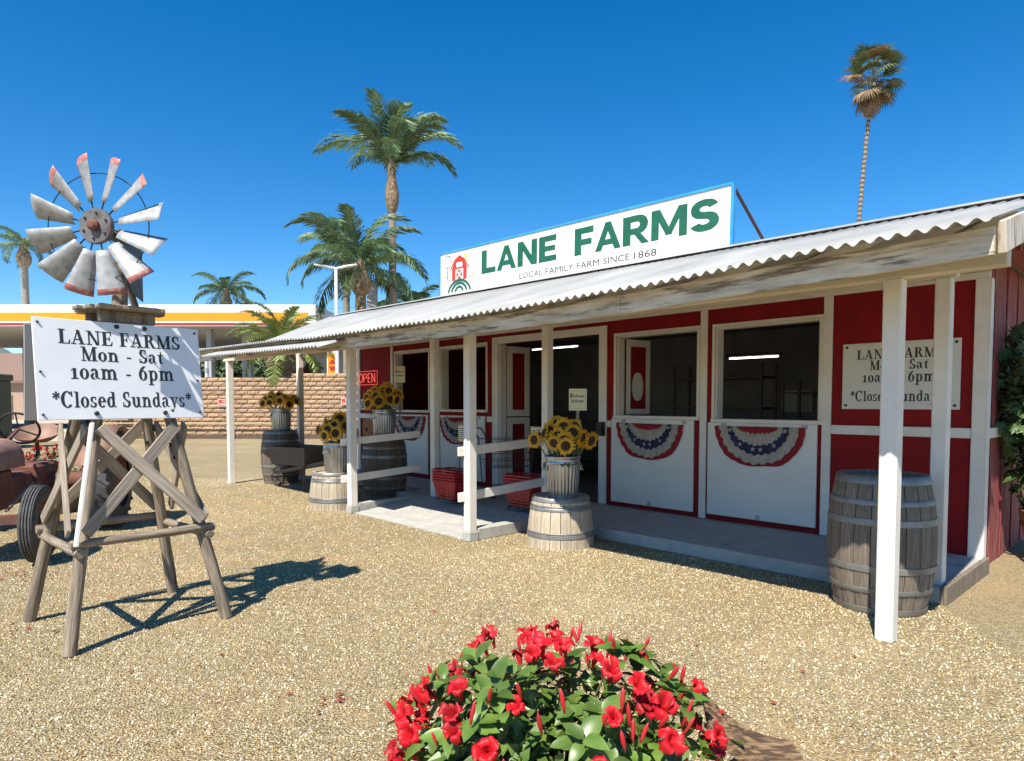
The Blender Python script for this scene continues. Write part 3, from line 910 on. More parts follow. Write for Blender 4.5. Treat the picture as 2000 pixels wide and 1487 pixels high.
def hours_lettering(t, w, h, y):
    k = h / .60
    serif('LANE FARMS', .085 * k, 'lettering', M['ink'], t, .0, h * .755, y, width=w * .735)
    serif('Mon - Sat', .085 * k, 'lettering', M['ink'], t, .0, h * .59, y, width=w * .50)
    serif('10am - 6pm', .095 * k, 'lettering', M['ink'], t, .0, h * .405, y, width=w * .625)
    serif('*Closed Sundays*', .095 * k, 'lettering', M['ink'], t, .0, h * .12, y, width=w * .84)

def bolt(t, x, z, y, r, mat=None):
    m = MB().lathe([(r, 0), (r, .006), (r * .6, .011)], 12, cap1=True)
    m.tf(Matrix.Translation((x, y, z)) @ Matrix.Rotation(PI / 2, 4, 'X'))
    return m.build('bolt', mat or M['iron'], t, True)

# wall hours sign behind the porch posts
t = thing('hours_sign', 'white opening-hours sign on the red wall behind the porch posts', 'sign', B(.662, WV - .005, 1.39), BANG, 'opening hours signs')
MB().box(-.487, -.012, 0, .487, 0, .625).build('board', M['signwall'], t, bevel=.002)
hours_lettering(t, .974, .625, -.0125)
for x in (-.45, .45):
    for z in (.035, .59):
        bolt(t, x, z, -.012, .012)

# ---------------------------------------------------------------- roof sign
SV = 1.32
ux0, ux1 = 6.222, 1.79
w = ux0 - ux1
t = thing('roof_sign', 'long white roof sign with green lettering and blue frame', 'sign', B((ux0 + ux1) / 2, SV, 2.915), BANG)
tilt = math.radians(.95)
t.rotation_euler = (0, tilt, BANG)
H_ = .585
pan = [(-w / 2, -w / 2 + 2.248), (-w / 2 + 2.250, w / 2)]
pb = []
for a, b in pan:
    pb.append(MB().box(a, 0, 0, b, .02, H_).build('panel', M['signroof'], t))
for (x0, z0, x1, z1) in ((-w / 2 - .02, H_ + .001, w / 2 + .02, H_ + .022), (-w / 2 - .021, -.0, -w / 2 - .001, H_), (w / 2 + .001, -.0, w / 2 + .03, H_)):
    MB().box(x0, -.012, z0, x1, .03, z1).build('frame', M['signblue'], t)
for k in range(4):
    x = -w / 2 + .2 + k * 1.33
    MB().box(x, .021, -.12, x + .05, .07, H_).build('upright', M['brown_iron'], t)
MB().box(-w / 2, -.013, -.045, w / 2, .02, -.003).build('bottom_board', M['white_peel'], t)
def sx_(u_):
    return (ux0 + ux1) / 2 - u_
# letters: cap height band of the photograph, slightly rising
BG = {'L': (.76, G().r(0, 0, .25, 1).r(.25, 0, .74, .21)),
      'A': (1.0, G().q((0, 0), (.25, 0), (.60, 1), (.36, 1)).q((.73, 0), (.98, 0), (.62, 1), (.38, 1)).r(.22, .19, .76, .37)),
      'N': (.96, G().r(0, 0, .23, 1).r(.69, 0, .92, 1).q((.0, 1), (.27, 1), (.92, 0), (.65, 0))),
      'E': (.80, G().r(0, 0, .25, 1).r(.25, 0, .77, .20).r(.25, .41, .71, .59).r(.25, .80, .76, 1)),
      'F': (.78, G().r(0, 0, .25, 1).r(.25, .36, .68, .56).r(.25, .79, .75, 1)),
      'R': (.95, G().r(0, 0, .25, 1).r(.25, .80, .52, 1).r(.25, .36, .52, .55).ring(.52, .68, .36, .32, .25, .19, -90, 90, 12).q((.40, .37), (.64, .37), (.93, 0), (.66, 0))),
      'M': (1.2, G().r(0, 0, .22, 1).r(.94, 0, 1.16, 1).q((.04, 1), (.29, 1), (.69, .12), (.47, .12)).q((.87, 1), (1.12, 1), (.69, .12), (.47, .12))),
      'S': (.90, G().ring(.43, .705, .41, .30, .23, .19, 18, 270, 16).ring(.43, .295, .43, .30, .24, .19, -160, 90, 16))}
for word, xa, xb in (('LANE', sx_(5.325), sx_(3.985)), ('FARMS', sx_(3.70), sx_(1.90))):
    tot = sum(BG[c][0] + .09 for c in word) - .09
    k_ = (xb - xa) / tot
    x_ = xa
    for c in word:
        wd_, gl = BG[c]
        m = MB()
        for j, pg in enumerate(gl.p):
            gx, gz = sum(p_[0] for p_ in pg) / len(pg), sum(p_[1] for p_ in pg) / len(pg)
            pg = [(px + (.022 if px > gx else -.022), pz + (.016 if pz > gz else -.016)) for px, pz in pg]
            m.add([(x_ + px * k_, -.0012 - .00005 * j, .212 + pz * .292) for px, pz in pg], [tuple(range(len(pg)))])
        m.build('letter', M['signgreen'], t)
        x_ += (wd_ + .09) * k_
for wd_, ua, ub in (('LOCAL', 4.61, 4.212), ('FAMILY', 4.161, 3.716), ('FARM', 3.67, 3.342), ('SINCE', 3.285, 2.935), ('1868', 2.875, 2.596)):
    sans(wd_, 'lettering', M['ink'], t, sx_(ua), sx_(ub), .058, .128, -.0012, .0)
# barn emblem
em = MB().box(-.001, -.0009, -.001, .001, -.0005, .001).build('emblem', M['signroof'], t)
cx = sx_(5.80)
bz = .19
flat('emblem_barn', [[(cx - .16, bz), (cx + .16, bz), (cx + .16, bz + .17), (cx + .10, bz + .26), (cx, bz + .315), (cx - .10, bz + .26), (cx - .16, bz + .17)]], -.0014, M['logored'], em)
flat('emblem_roof_line', strip([(cx - .20, bz + .15), (cx - .105, bz + .27), (cx, bz + .325), (cx + .105, bz + .27), (cx + .20, bz + .15)], .022), -.0018, M['logored'], em)
flat('emblem_white', [[(cx - .065, bz + .175), (cx + .065, bz + .175), (cx + .065, bz + .24), (cx - .065, bz + .24)], [(cx - .085, bz - .005), (cx + .085, bz - .005), (cx + .085, bz + .15), (cx - .085, bz + .15)]], -.0022, M['signroof'], em)
flat('emblem_door', [[(cx - .06, bz + .03), (cx - .012, bz + .075), (cx - .06, bz + .12)], [(cx + .06, bz + .03), (cx + .06, bz + .12), (cx + .012, bz + .075)], [(cx - .045, bz + .018), (cx + .045, bz + .018), (cx, bz + .06)], [(cx - .045, bz + .132), (cx, bz + .09), (cx + .045, bz + .132)]], -.0028, M['logored'], em)
flat('emblem_mill', strip(disc_pts(cx - .25, bz + .27, .075, .085, 16, 210, 530), .009) + strip([(cx - .27, bz + .03), (cx - .255, bz + .185)], .013), -.0014, M['ink'], em)
flat('emblem_sun', [disc_pts(cx + .12, bz + .29, .05, .05, 12, -40, 130)] + sum([strip([(cx + .12 + .065 * math.cos(a), bz + .29 + .065 * math.sin(a)), (cx + .12 + .105 * math.cos(a), bz + .29 + .105 * math.sin(a))], .012) for a in (-.5, 0, .5, 1.0, 1.5, 2.0)], []), -.0012, M['logoyellow'], em)
fl = []
for s_ in (-1, 1):
    fl += strip([(cx + s_ * .30, bz - .03), (cx + s_ * .30, bz + .09)], .014)
    for zz in (0, .045):
        fl += strip([(cx + s_ * .20, bz + .02 + zz), (cx + s_ * .30, bz + .015 + zz)], .013)
flat('emblem_fence', fl, -.0013, M['logotan'], em)
fa = []
for (r0, zc, xh) in ((.25, -.1375, .25), (.17, -.1175, .17), (.085, -.104, .085)):
    fa += strip([(cx + xh * math.cos(a), bz + zc - .07 + (r0 * .75 + .02) * math.sin(a)) for a in [math.radians(15 + 10 * k) for k in range(16)]], .034)
flat('emblem_field', fa, -.0034, M['signgreen'], em)
# brace behind the sign
x1 = w / 2 + .012
MB().tube([(x1, .04, H_ - .03), (x1 + .03, 1.0, -.10)], .016, 8).build('brace', M['brown_iron'], t)
MB().tube([(-w / 2 + .3, .06, H_ - .05), (-w / 2 + .35, 1.0, -.10)], .016, 8).build('brace', M['brown_iron'], t)

# ---------------------------------------------------------------- bunting
def bunting(u0, u1, ztop, zbot, label):
    cxu, wd = (u0 + u1) / 2, abs(u1 - u0)
    t = thing('bunting', label, 'bunting', B(cxu, WV - .034, ztop), BANG, 'stars and stripes fan bunting under the windows')
    rx, rz = wd / 2, ztop - zbot
    ph0, skew = R.uniform(0, 6), R.uniform(-.02, .02)
    def fan(name, f0, f1, mat, yo, pleat, wav=26):
        m = MB()
        n = 72
        for i in range(n + 1):
            a = PI + PI * i / n
            for j, t_ in enumerate((0, .5, 1)):
                fx, fz = f0[0] + (f1[0] - f0[0]) * t_, f0[1] + (f1[1] - f0[1]) * t_
                if j == 2 and f1[0] < .99:
                    fx += .014 * math.sin(i * 1.15)
                    fz += .022 * math.sin(i * 1.15)
                sag = 1 - .10 * math.sin(PI * i / n) ** 8 * (f1[0] > .9)
                m.v.append((rx * fx * math.cos(a), -yo - pleat * (.5 + .5 * math.sin(wav * a + ph0 + .9 * math.sin(3 * a + ph0))) * (.35 + .65 * t_), rz * fz * math.sin(a) * sag - .012 * fx * math.sin(PI * i / n) + skew * fx * math.cos(a) + .006 * math.sin(9 * a + ph0) * fx))
        for i in range(n):
            for j in range(2):
                k = i * 3 + j
                m.f.append((k, k + 1, k + 4, k + 3))
        return m.build(name, mat, t, smooth='all')
    fan('outer_band', (.86, .83), (1.0, 1.0), M['bunting_red'], .004, .014)
    fan('white_band', (.66, .62), (.87, .85), M['bunting_white'], .010, .020)
    nv = fan('navy_band', (.54, .40), (.68, .64), M['navy'], .016, .012)
    fan('inner_white_band', (.42, .12), (.56, .42), M['bunting_white'], .022, .018, wav=34)
    fan('centre_band', (.0, .0), (.46, .15), M['bunting_red'], .028, .010)
    for a in (188, 232, 262, 278, 308, 352):
        a = math.radians(a)
        c = (rx * .61 * math.cos(a), rz * .52 * math.sin(a) - .006)
        pts = []
        for k in range(10):
            rr = .030 if k % 2 == 0 else .012
            b = PI / 2 + k * PI / 5
            pts.append((c[0] + rr * math.cos(b), c[1] + rr * math.sin(b)))
        flat('star', [pts], -.0345, M['bunting_white'], nv)
    return t
bunting(3.875, 2.90, 1.195, .72, 'fan bunting on the white shutter next to the doorway')
bunting(2.493, 1.483, 1.195, .735, 'fan bunting on the white shutter of the widest window')
bunting(7.62, 6.64, 1.21, .735, 'fan bunting left of the doorway, behind the porch post')
bunting(9.0, 8.02, 1.21, .74, 'fan bunting farthest left, beside the sunflower can')

# ---------------------------------------------------------------- small signs on the wall
t = thing('open_sign', 'red neon OPEN sign in a tube frame on the red wall', 'neon sign', B(9.92, WV - .05, 1.80), BANG)
z1 = .26
W_ = .72
MB().box(-W_ / 2, .02, .1, W_ / 2, .03, .12).build('back_bar', M['red'], t)
def neon(pts, r=.0065):
    return MB().tube([(x, 0, z) for x, z in pts], r, 6).build('tube', M['neon'], t)
fr = MB().tube([(-W_ / 2, 0, 0), (W_ / 2, 0, 0), (W_ / 2, 0, z1), (-W_ / 2, 0, z1), (-W_ / 2, 0, 0)], .004, 6)
fr.build('frame', M['neon'], t)
lz, hz = .045, .215
neon(disc_pts(-.24, .13, .065, .085, 20, 0, 360) + [(-.175, .13)])
neon([(-.13, lz), (-.13, hz), (-.06, hz), (-.025, .19), (-.025, .15), (-.06, .125), (-.125, .125)])
neon([(.12, lz), (.03, lz), (.03, hz), (.12, hz)])
neon([(.035, .13), (.10, .13)])
neon([(.17, lz), (.17, hz), (.275, lz), (.275, hz)])
t = thing('number_plate', 'white plate with a black 8 on the red wall', 'plate', B(10.16, WV - .002, 1.31), BANG)
MB().box(-.11, -.01, 0, .11, 0, .21).build('board', M['paper_white'], t)
sans('8', 'lettering', M['ink'], t, -.05, .05, .03, .18, -.011, .02)
t = thing('sunflower_poster', 'brown poster printed with a sunflower under the open sign', 'poster', B(9.98, WV - .002, .80), BANG)
MB().box(-.20, -.006, 0, .20, 0, .34).build('sheet', surf('poster_brown', (.35, .13, .04), (.25, .09, .03), 5, rough=.7), t)
pt = []
for k in range(16):
    a = 2 * PI * k / 16
    pt.append([(-.06 + .05 * math.cos(a - .15), .13 + .05 * math.sin(a - .15)), (-.06 + .12 * math.cos(a), .13 + .12 * math.sin(a)), (-.06 + .05 * math.cos(a + .15), .13 + .05 * math.sin(a + .15))])
flat('printed_petals', pt, -.0065, M['petal'], t)
flat('printed_disc', [disc_pts(-.06, .13, .055, .055, 16)], -.0078, M['disc'], t)

# ---------------------------------------------------------------- windmill with the opening-hours boards
WC = Vector((-2.57, 4.33, 0))
WA = math.atan2(.744, .668)
mill = thing('windmill', 'weathered wooden windmill tower with galvanised wheel and red blade tips', 'windmill', WC, WA)
HB, HT, ZT = .455, .10, 2.00        # half spread at the ground and at the top
def lx(z):
    return HB + (HT - HB) * z / ZT
cor = [(-1, -1), (1, -1), (1, 1), (-1, 1)]
for (sx, sy) in cor:
    o = rod('leg', (sx * HB, sy * HB, 0), (sx * HT, sy * HT, ZT - .03), .039, .033, M['pole'], mill, 12, .0035, 9)
    for z in (1.13, 1.22):
        d_ = lx(z)
        MB().lathe([(.013, 0), (.013, .006), (.004, .012)], 10, cap1=True).build('bolt', M['iron'], o, loc=(0, -.038, z), rot=(PI / 2, 0, 0))
zr = .62
e = .10
for (a, b, dz) in (((-1, -1), (1, -1), 0), ((1, -1), (1, 1), -.05), ((1, 1), (-1, 1), 0), ((-1, 1), (-1, -1), -.05)):
    d_ = lx(zr)
    A, B_ = Vector((a[0] * d_, a[1] * d_, zr + dz)), Vector((b[0] * d_, b[1] * d_, zr + dz))
    dr = (B_ - A).normalized()
    nrm = Vector((dr.y, -dr.x, 0)) * .03
    rod('rung', A - dr * .07 + nrm, B_ + dr * .07 + nrm, .026, .029, M['pole'], mill, 10, .003, 6)
for k, (a, b) in enumerate((((-1, -1), (1, -1)), ((1, -1), (1, 1)), ((1, 1), (-1, 1)), ((-1, 1), (-1, -1)))):
    zb, zt = .68, 1.30
    db, dt = lx(zb), lx(zt)
    dr = Vector((b[0] - a[0], b[1] - a[1], 0)).normalized()
    nrm = Vector((dr.y, -dr.x, 0))
    for j, (p, q) in enumerate(((a, b), (b, a))):
        P = Vector((p[0] * db, p[1] * db, zb)) + nrm * (.05 + .026 * j)
        Q = Vector((q[0] * dt, q[1] * dt, zt)) + nrm * (.05 + .026 * j)
        plank('brace', P, Q, .072, .022, M['plank'], mill, nrm)
# pale flat strip on the near-left corner
plank('edge_strip', (-.40, -.44, .62), (-.27, -.33, 1.33), .045, .018, M['white'], mill, (-1, 0, 0))
# platform
for k in range(5):
    y = -.20 + k * .10
    wdt = .26 - abs(k - 2) * .035
    MB().box(-wdt, y - .048, 2.035, wdt, y + .048, 2.06).build('platform_board', M['plank'], mill, bevel=.004)
for s_ in (-1, 1):
    MB().box(-.165, s_ * .12 - .02, 1.96, .165, s_ * .12 + .02, 2.034).build('platform_bearer', M['pole'], mill, bevel=.004)
    MB().box(s_ * .09 - .045, -.095, 1.80, s_ * .09 + .045, .095, 1.959).build('head_block', M['pole'], mill, bevel=.006)
rod('mast', (-.02, -.05, 1.9), (-.03, -.12, 2.55), .055, .03, M['pole'], mill, 10, .004, 5)
rod('mast_stay', (.12, .06, 2.06), (.0, -.04, 2.40), .024, .02, M['pole'], mill, 8, .002, 4)
# wheel, facing the camera
inv = Matrix.Rotation(-WA, 4, 'Z')
hubw = Vector((-2.45, 3.92, 2.49)) - WC
hub_loc = inv @ hubw
hm_ = MB().lathe([(.0, .012), (.028, .012), (.03, .02), (.106, .018), (.112, .008), (.112, -.006), (.10, -.012), (.0, -.012)], 36)
hub = hm_.build('wheel_hub', M['hub_plate'], mill, True, loc=hub_loc, rot=(PI / 2, 0, -WA + math.radians(-4)))
hub.scale = (.935,) * 3
MB().lathe([(.034, .02), (.036, .045), (.02, .06), (.0, .062)], 14).build('axle_nut', M['rust'], hub, True)
MB().tube([(0, 0, -.012), (0, 0, -.40)], .02, 10).build('axle', M['iron'], hub)
for k in range(6):
    a = 2 * PI * k / 6 + .4
    MB().lathe([(.008, .018), (.008, .026)], 8, cap1=True, cx=.08 * math.cos(a), cy=.08 * math.sin(a)).build('hub_bolt', M['iron'], hub)
rg = MB().tube([(.335 * math.cos(2 * PI * k / 60), .335 * math.sin(2 * PI * k / 60), -.012) for k in range(61)], .0035, 5, False)
rg.build('ring', M['iron'], hub)
def blade_mesh():
    m, tp = MB(), MB()
    nr, nc = 7, 4
    for layer in (0, 1):
        for i in range(nr + 1):
            t_ = i / nr
            r_ = .155 + (.435 - .155) * t_
            hw = .038 + .046 * t_
            for j in range(nc + 1):
                s_ = -1 + 2 * j / nc
                m.v.append((s_ * hw, r_ + .006 * (1 - s_ * s_) * t_, .012 * (1 - s_ * s_) - layer * .0018))
    st = nc + 1
    off = (nr + 1) * st
    for i in range(nr):
        for j in range(nc):
            a = i * st + j
            m.f.append((a, a + 1, a + st + 1, a + st))
            b = a + off
            m.f.append((b, b + st, b + st + 1, b + 1))
    for j in range(nc):
        m.f.append((j, j + off, j + off + 1, j + 1))
        a = nr * st + j
        m.f.append((a, a + 1, a + off + 1, a + off))
    for i in range(nr):
        a = i * st
        m.f.append((a, a + st, a + st + off, a + off))
        a = i * st + nc
        m.f.append((a, a + off, a + st + off, a + st))
    me = m.mesh('blade', M['blade'], 'all')
    me.materials.append(M['blade_red'])
    for p in me.polygons:
        if p.center.y > .393:
            p.material_index = 1
    return me
bme = blade_mesh()
bme_plain = bme.copy()
bme_plain.materials.clear()
bme_plain.materials.append(M['blade'])
for p in bme_plain.polygons:
    p.material_index = 0
for k in range(12):
    a = math.radians(12 + 30 * k)
    q = Quaternion((0, 0, 1), a - PI / 2) @ Quaternion((0, 1, 0), math.radians(-34 + R.uniform(-4, 4)))
    put('blade', bme if k in (1, 2, 3, 4, 8, 10, 9) else bme_plain, hub, (0, 0, 0), q)
    MB().tube([(.09 * math.cos(a), .09 * math.sin(a), 0), (.30 * math.cos(a), .30 * math.sin(a), -.006)], .005, 6).build('spoke', M['iron'], hub)
    a2 = a + .06
    MB().tube([(.335 * math.cos(a2), .335 * math.sin(a2), -.012), (.30 * math.cos(a), .30 * math.sin(a), .012)], .003, 5).build('blade_clip', M['iron'], hub)
vn = MB().prism([(-.05, -.03), (.12, -.03), (.20, -.30), (.38, -.34), (.38, .06), (.30, .08), (.12, .03), (-.05, .01)], -.003, .003)
vn.build('tail_vane', surf('dark_vane', (.10, .12, .12), (.07, .08, .08), 8, rough=.6, metal=.3), mill, loc=inv @ (hubw + Vector((.0, .17, -.02))), rot=(0, 0, math.radians(97) - WA))
# two boards back to back
for (off_, lab) in ((-.29, 'white opening-hours board on the near side of the windmill tower'), (.20, 'grey back of the second board behind the opening-hours board')):
    d_ = Vector((math.sin(WA), -math.cos(WA), 0))      # outward normal of the near face
    pos = WC + d_ * (-off_) + Vector((math.cos(WA), math.sin(WA), 0)) * (-.065 if off_ < 0 else -.03)
    t = thing('hours_sign', lab, 'sign', pos + Vector((0, 0, 1.35)), WA, 'opening hours signs')
    t.rotation_euler = (math.radians(-7 if off_ < 0 else 7), 0, WA)
    MB().box(-.465, -.009, 0, .465, .009, .60).build('board', M['signwhite'] if off_ < 0 else surf('board_back', (.36, .35, .34), (.31, .30, .29), 4, rough=.8), t, bevel=.002)
    if off_ < 0:
        hours_lettering(t, .93, .60, -.0095)
        for (x, z) in ((-.44, .57), (.44, .57), (-.44, .28), (.44, .25), (-.44, .03), (.44, .035)):
            bolt(t, x, z, -.009, .007)
        for (x, z) in ((-.03, .575), (.13, .575), (-.17, .035), (.22, .035)):
            bolt(t, x, z, -.009, .014)
    else:
        t.location.z -= .01

# ---------------------------------------------------------------- barrels
def barrel(label, loc, mat, half=False, rz=0.0, nst=20, hh=.95, rb=.345, rt_=.285, tilt=0):
    t = thing('wine_barrel', label, 'barrel', loc, rz, 'old wine barrels on the porch')
    if tilt:
        t.rotation_euler = (tilt, 0, rz)
    if half:
        H, prof = .50, (lambda z: rt_ + (rb - rt_) * (1 - (z / .50) ** 2 * 1.0))
        hoops = ((.10, .14), (.145, .16), (.37, .405), (.41, .425), (.455, .50))
        zs = frange(0, .50, 6)
    else:
        H, prof = hh, (lambda z: rt_ + (rb - rt_) * (1 - (2 * z / hh - 1) ** 2))
        hoops = ((0.0, .05), (.15, .19), (.30, .345), (.62, .665), (.755, .795), (.895, .945))
        zs = frange(0, hh, 12)
    gap = .006
    m = MB()
    st = []
    for z in zs:
        r_ = prof(z)
        ha = PI / nst - gap / 2 / r_
        for (rr, a) in ((r_ - .002, -ha), (r_ + .001, 0), (r_ - .002, ha), (r_ - .024, ha), (r_ - .024, -ha)):
            m.v.append((rr * math.cos(a), rr * math.sin(a), z))
    for i in range(len(zs) - 1):
        for c in range(5):
            m.f.append((i * 5 + c, i * 5 + (c + 1) % 5, (i + 1) * 5 + (c + 1) % 5, (i + 1) * 5 + c))
    m.f += [(4, 3, 2, 1, 0), tuple(range(len(zs) * 5 - 5, len(zs) * 5))]
    me = m.mesh('stave', mat)
    for k in range(nst):
        put('stave', me, t, (0, 0, 0), (0, 0, 2 * PI * k / nst))
    for (a, b) in hoops:
        pr = [(prof(a) + .002, a), (prof(a) + .0045, a + .002), (prof((a + b) / 2) + .006, (a + b) / 2), (prof(b) + .0045, b - .002), (prof(b) + .002, b)]
        MB().lathe(pr, 48).build('hoop', M['hoop'], t, True)
    zt = H - .03 if not half else H - .02
    MB().lathe([(0, zt - .02), (prof(zt) - .02, zt - .02), (prof(zt) - .02, zt), (0, zt)], 32).build('head', mat, t)
    MB().lathe([(prof(.02) - .027, .004), (prof(H * .5) - .03, H * .5), (prof(H) - .032, zt - .03)], 24).build('inside', M['dark_room'], t)
    return t
barrel('tall grey wine barrel behind the nearest porch post', (2.63, 4.64, 0), M['stave'], False, .1, tilt=math.radians(0))
barrel('pale half barrel carrying a sunflower can at the ramp rail end', (.50, 6.72, 0), M['stave_pale'], True, .4)
barrel('pale half barrel left of the ramp, half hidden by a post', (-2.47, 9.08, 0), M['stave_pale'], True, .2)
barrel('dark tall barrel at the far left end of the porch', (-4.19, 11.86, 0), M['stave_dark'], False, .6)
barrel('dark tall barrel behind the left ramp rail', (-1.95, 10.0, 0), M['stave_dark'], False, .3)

# ---------------------------------------------------------------- galvanised cans with sunflowers
def can_mesh():
    m = MB()
    def md(t_, z):
        k = 1 if .04 < z < .345 else 0
        return k * .0065 * math.cos(26 * t_)
    m.lathe([(.150, 0), (.152, .012), (.153, .042), (.1545, .05), (.172, .335), (.173, .35), (.180, .352), (.180, .366), (.174, .372), (.176, .405), (.184, .408), (.186, .418), (.184, .428), (.174, .428), (.172, .40), (.150, .02), (0, .02)], 104, mod=lambda a, z: md(a, z))
    return m.mesh('can', M['galv'], 'all')
CAN = can_mesh()
hd = MB()
hd.tube([(.176, -.045, .30), (.205, -.04, .285), (.21, 0, .275), (.205, .04, .285), (.176, .045, .30)], .005, 6)
hd.add([(.172, -.06, .285), (.178, -.06, .285), (.178, .06, .285), (.172, .06, .285), (.174, -.06, .325), (.180, -.06, .325), (.180, .06, .325), (.174, .06, .325)], [(0, 3, 2, 1), (4, 5, 6, 7), (0, 1, 5, 4), (1, 2, 6, 5), (2, 3, 7, 6), (3, 0, 4, 7)])
HANDLE = hd.mesh('handle', M['galv'])

def petals_mesh(seed, backward=0):
    rr = random.Random(seed)
    m = MB()
    for ring, (n, r0, r1, tilt) in enumerate(((17, .047, .100, .25), (15, .045, .092, .55))):
        for k in range(n):
            a = 2 * PI * k / n + ring * .2 + rr.uniform(-.07, .07)
            L = r1 * rr.uniform(.86, 1.1)
            tl = tilt + rr.uniform(-.2, .3)
            wd = .0125 * rr.uniform(.8, 1.2)
            ca, sa = math.cos(a), math.sin(a)
            pts = []
            for (t_, wf) in ((0, .5), (.35, 1.0), (.7, .8), (1, .05)):
                r_ = r0 + (L - r0) * t_
                z = .004 + (L - r0) * (tl * t_ - .55 * t_ * t_)
                for s_ in (-1, 1):
                    pts.append((r_ * ca - s_ * wd * wf * sa, r_ * sa + s_ * wd * wf * ca, z + ring * .003))
            m.add(pts, [(0, 2, 3, 1), (2, 4, 5, 3), (4, 6, 7, 5)])
    return m.mesh('petals', M['petal'])
PET = [petals_mesh(s_) for s_ in range(4)]
DISC = MB().lathe([(.052, 0), (.053, .006), (.045, .016), (.028, .018), (.012, .014), (0, .012)], 20).mesh('disc', M['disc'], 'all')
cm = MB().lathe([(.012, -.035), (.03, -.022), (.05, -.004), (.05, .0)], 12, cap0=True)
for k in range(14):
    a = 2 * PI * k / 14
    ca, sa = math.cos(a), math.sin(a)
    cm.add([(.04 * ca - .012 * sa, .04 * sa + .012 * ca, -.012), (.04 * ca + .012 * sa, .04 * sa - .012 * ca, -.012), (.082 * ca, .082 * sa, -.002)], [(0, 1, 2)])
CALYX = cm.mesh('calyx', M['calyx'])

def leaf_mesh(name, L, W_, mat, fold=.25, droop=.25, nseg=5, pointed=.8):
    m = MB()
    for i in range(nseg + 1):
        t_ = i / nseg
        wd = W_ * (math.sin(PI * t_ ** pointed) ** .8 if 0 < t_ < 1 else .02)
        x = L * t_
        z = -droop * L * t_ * t_
        m.v += [(x, -wd, z + fold * wd), (x, 0, z), (x, wd, z + fold * wd)]
    for i in range(nseg):
        a = i * 3
        m.f += [(a, a + 1, a + 4, a + 3), (a + 1, a + 2, a + 5, a + 4)]
    return m.mesh(name, mat, 'all')
SLEAF = leaf_mesh('leaf', .14, .045, M['calyx'], .2, .5)

def sunflower(base, top, face, label, group, scale=1.0):
    t = thing('sunflower', label, 'sunflower', base, 0, group)
    base, top, face = Vector(base), Vector(top), Vector(face).normalized()
    rel = top - base
    neck = rel - face * .035 * scale
    c = Vector((rel.x * .35, rel.y * .35, rel.z * .62))
    pts = [(0, 0, 0), tuple(c), tuple(neck - Vector((0, 0, .02)) - face * .015), tuple(neck)]
    MB().tube(pts, [.0075, .007, .006, .008], 7).build('stem', M['stem'], t, 'all')
    q = aim(face, R.uniform(0, 6))
    s3 = (scale,) * 3
    put('petals', R.choice(PET), t, rel, q, s3)
    put('disc', DISC, t, rel, q, s3)
    put('calyx', CALYX, t, rel, q, s3)
    if R.random() < .6:
        a = R.uniform(0, 2 * PI)
        put('leaf', SLEAF, t, Vector(c) * R.uniform(.9, 1.15), (0, R.uniform(-.2, .5), a), (R.uniform(.7, 1.1),) * 3)
    return t

def bouquet(loc, n, label, clabel, flabel, spread=.25, hgt=.30, scale=1.0, bias=(0, -1, 0), rz=0.0, squash=1.0):
    loc = Vector(loc)
    t = thing('galvanised_can', clabel, 'can', loc, rz, 'galvanised cans of sunflowers')
    put('can', CAN, t)
    put('handle', HANDLE, t)
    put('handle', HANDLE, t, (0, 0, 0), (0, 0, PI))
    MB().lathe([(0, .30), (.162, .30)], 24).build('water', M['glass'], t)
    ga = PI * (3 - math.sqrt(5))
    made = []
    for k in range(n):
        f = math.sqrt((k + .5) / n)
        a = k * ga + R.uniform(-.3, .3)
        top = loc + Vector((spread * f * math.cos(a), spread * squash * f * math.sin(a), .43 + hgt * (1 - .62 * f * f) + R.uniform(-.05, .04)))
        out = Vector((math.cos(a) * f, math.sin(a) * f, R.uniform(-.05, .35))) * 1.1 + Vector(bias) * R.uniform(.1, 1.0) + Vector((R.uniform(-.4, .4), R.uniform(-.4, .4), R.uniform(-.3, .2)))
        b0 = loc + Vector((.07 * f * math.cos(a + .3), .07 * f * math.sin(a + .3), .05))
        made.append((top.x / top.y, sunflower(b0, top, out, flabel, label, scale * R.uniform(.85, 1.08))))
    made.sort(key=lambda e: e[0])
    names = 'leftmost second third fourth fifth sixth seventh eighth ninth tenth eleventh twelfth thirteenth fourteenth fifteenth sixteenth seventeenth eighteenth nineteenth twentieth'.split()
    for k, (_, o) in enumerate(made):
        if k == 0 or k == len(made) - 1:
            o['label'] = ('leftmost ' if k == 0 else 'rightmost ') + flabel
        elif k < 12:
            o['label'] = names[k] + ' sunflower from the left' + flabel[9:]
        else:
            r_ = len(made) - 1 - k
            o['label'] = names[r_] + ' sunflower from the right' + flabel[9:]
    return t
bouquet((.52, 6.72, .481), 27, 'sunflowers in the can on the front half barrel', 'ribbed galvanised can on the pale half barrel at the ramp', 'sunflower in the can on the pale half barrel at the ramp', .30, .30, 1.0, (-.1, -1, -.1), .1)
bouquet((-1.95, 10.0, .921), 21, 'sunflowers in the can behind the left rail', 'ribbed galvanised can on the barrel behind the left rail', 'sunflower in the can under the OPEN sign', .27, .29, 1.1, (-.1, -1, 0), .5)
bouquet((-4.17, 11.84, .921), 21, 'sunflowers in the far left can', 'ribbed galvanised can on the far left dark barrel', 'sunflower in the shaded can at the far left', .34, .22, 1.05, (0, -1, -.1), .2)
bouquet((-2.42, 9.02, .481), 16, 'sunflowers in the can left of the ramp', 'sunlit galvanised can on the half barrel left of the ramp', 'sunflower in the can left of the ramp', .27, .30, 1.1, (-.4, -.8, .1), .9)

